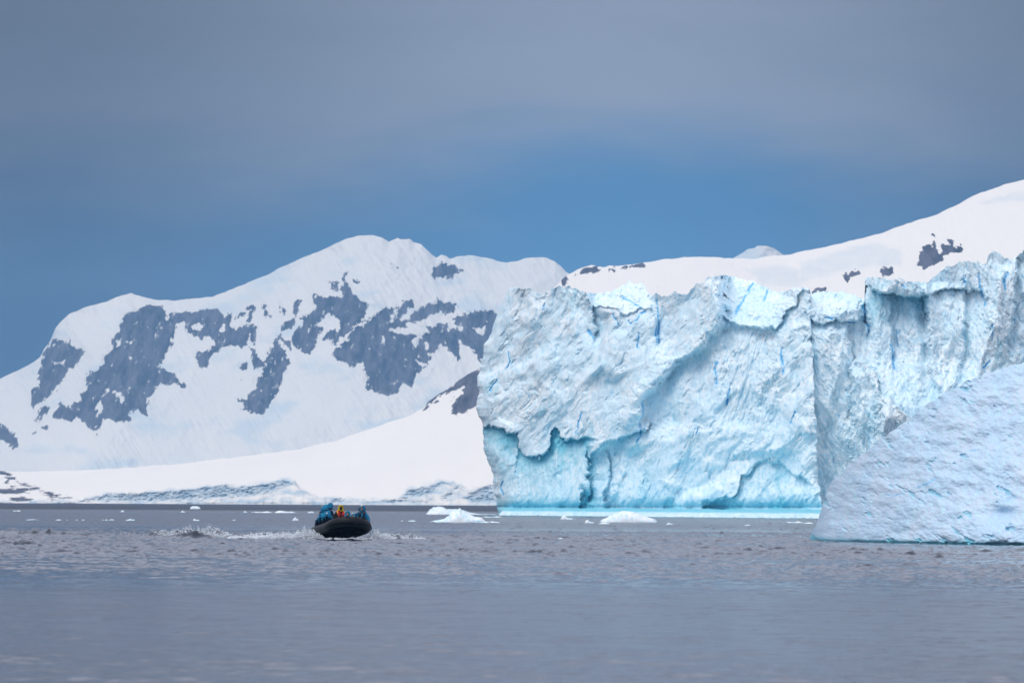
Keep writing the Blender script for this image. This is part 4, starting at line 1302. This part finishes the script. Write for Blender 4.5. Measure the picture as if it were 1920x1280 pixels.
    mo = hc + np.array((fx * 0.088, fy * 0.088, -0.062))
    part('mouth', ball(mo, (0.026 * abs(fy) + 0.01, 0.026 * abs(fx) + 0.01, 0.007), 6, 10), M_red if style == 'guest' else M_navy, root)
    fdir = np.array((fx, fy, 0.0))

    def hoodfn(d, p):
        f = float(np.dot(d, fdir))
        q = p.copy()
        if f > 0.35:                       # the opening: pull the front back inside, leaving a rim
            q = p * (1.0 + 0.12 * (f < 0.72)) if f < 0.72 else p * 0.50
            if f >= 0.72: q = q - fdir * 0.05
        if d[2] < -0.45:
            q = q * np.array((1.25, 1.2, 1.0))
        return q
    hm = {'guest': M_jacket, 'bright': M_jacket2, 'pilot': M_yellow, 'buff': M_beige}[style]
    if hood:
        part('hood', ball(hc + np.array((0, -0.0, 0.0)) - fdir * 0.015, (0.135, 0.14, 0.165), 18, 26, hoodfn), hm, root)
    else:
        part('cap', ball(hc + np.array((0, 0, 0.055)), (0.108, 0.112, 0.075), 10, 18), M_navy, root)
    # life jacket: collar and two front lobes with straps
    if style == 'pilot':
        for s in (-1, 1):
            part('life_jacket', tube_mesh([(s * 0.06, 0.22 + L, 0.16), (s * 0.085, 0.24 + L, 0.34), (s * 0.10, 0.20 + L, 0.50), (s * 0.11, 0.08 + L, 0.60)],
                                          [0.075, 0.085, 0.075, 0.05], 12), M_red, root)
            part('shoulder_strap', tube_mesh([(s * 0.15, 0.20 + L, 0.42), (s * 0.16, 0.16 + L, 0.54), (s * 0.15, 0.04 + L, 0.62), (s * 0.14, -0.10 + L, 0.54)],
                                             0.045, 10), M_orange, root)
    else:
        for s in (-1, 1):
            part('life_jacket', tube_mesh([(s * 0.09, 0.21 + L * .6, 0.22), (s * 0.10, 0.22 + L * .8, 0.38), (s * 0.09, 0.16 + L, 0.52), (s * 0.10, 0.02 + L, 0.60),
                                           (s * 0.06, -0.12 + L, 0.57)], [0.035, 0.045, 0.045, 0.04, 0.035], 10), M_navy, root)
        part('belt', tube_mesh([(0.21 * math.cos(a), 0.03 + L * .4 + 0.20 * math.sin(a), 0.29) for a in np.linspace(0, 2 * math.pi, 20)], 0.018, 6, caps=False), M_navy, root)
    return root, hc


TZ = 0.66       # seat height: top of the tube, pressed in a little
# starboard tube (left in the view), facing inboard
r_, h_ = person((0.50, -0.97, TZ), 78, 'foremost passenger on the left side, blue parka, hood up, seen in profile, badge on sleeve', lean=0.05, side=0.04, turn=-10, head_up=0.06, style='guest')
part('sleeve_badge', ball((0.25, -0.03, 0.43), (0.045, 0.045, 0.045), 8, 10), M_white, r_)
person((-0.30, -0.99, TZ), 82, 'second passenger on the left side, blue parka, mostly hidden behind the foremost one', lean=0.02, side=-0.02, turn=-15, head_up=0.04, style='bright')
r_, h_ = person((-1.05, -1.01, TZ), 80, 'third passenger on the left side, blue parka with a round hood', lean=0.04, side=0.02, turn=10, head_up=-0.02, style='guest')
person((-1.90, -1.04, TZ - 0.02), 86, 'rearmost passenger on the left side, bent forward in a blue parka', lean=0.20, side=0.0, turn=20, head_up=-0.20, style='guest', scale=0.95)
# port tube (right in the view)
r_, h_ = person((0.75, 0.95, TZ), -42, 'foremost passenger on the right side, facing the camera, blue hood with white stripe', lean=0.03, side=0.05, turn=12, head_up=0.03, style='guest', hands='rope')
part('hood_stripe', tube_mesh([h_ + np.array((0.0, 0.14, 0.075)), h_ + np.array((0.0, 0.11, 0.135)), h_ + np.array((0.0, 0.03, 0.172)), h_ + np.array((0.0, -0.06, 0.165))],
                              0.026, 8), M_white, r_)
r_, h_ = person((-0.10, 0.92, TZ), -40, 'second passenger on the right side, dark cap and bare face', lean=0.05, side=-0.05, turn=10, head_up=-0.01, style='bright', hood=False)
r_, h_ = person((-0.95, 0.90, TZ - 0.05), -60, 'third passenger on the right side, leaning low with a white striped blue hood', lean=0.12, side=0.0, turn=0, head_up=-0.14, style='bright', scale=0.92)
part('hood_stripe', tube_mesh([h_ + np.array((0.02, 0.13, 0.085)), h_ + np.array((0.02, 0.09, 0.135)), h_ + np.array((0.02, 0.0, 0.168))], 0.024, 8), M_white, r_)
person((0.75, 0.10, 0.33), -20, 'passenger low in the middle, only a plain blue hood showing above the bow', lean=0.14, side=0.0, turn=0, head_up=0.0, style='bright')
person((-2.05, 0.22, 0.84), 2, 'driver at the stern in a yellow hood and red and orange life jacket', lean=0.02, side=0.0, turn=0, head_up=0.02, style='pilot', hands='front')


# ------------------------------------------------------------------ haze
hz_v = [(-6000, -300, -2.0), (6000, -300, -2.0), (6000, 11500, -2.0), (-6000, 11500, -2.0),
        (-6000, -300, 455), (6000, -300, 455), (6000, 11500, 455), (-6000, 11500, 455)]
hz_f = [(0, 3, 2, 1), (4, 5, 6, 7), (0, 1, 5, 4), (1, 2, 6, 5), (2, 3, 7, 6), (3, 0, 4, 7)]
M_haze = bpy.data.materials.new('haze')
M_haze.use_nodes = True
t = NT(M_haze.node_tree)
pv = t.n('ShaderNodeVolumePrincipled', {'Color': (0.22, 0.49, 0.85, 1.0), 'Absorption Color': (0.25, 0.25, 0.25, 1.0), 'Density': 6.8e-5, 'Anisotropy': 0.0})
t.n('ShaderNodeOutputMaterial', {'Volume': pv.outputs[0]})
haze = mesh_obj('haze', hz_v, hz_f, M_haze, smooth=False)
tag(haze, kind='stuff')
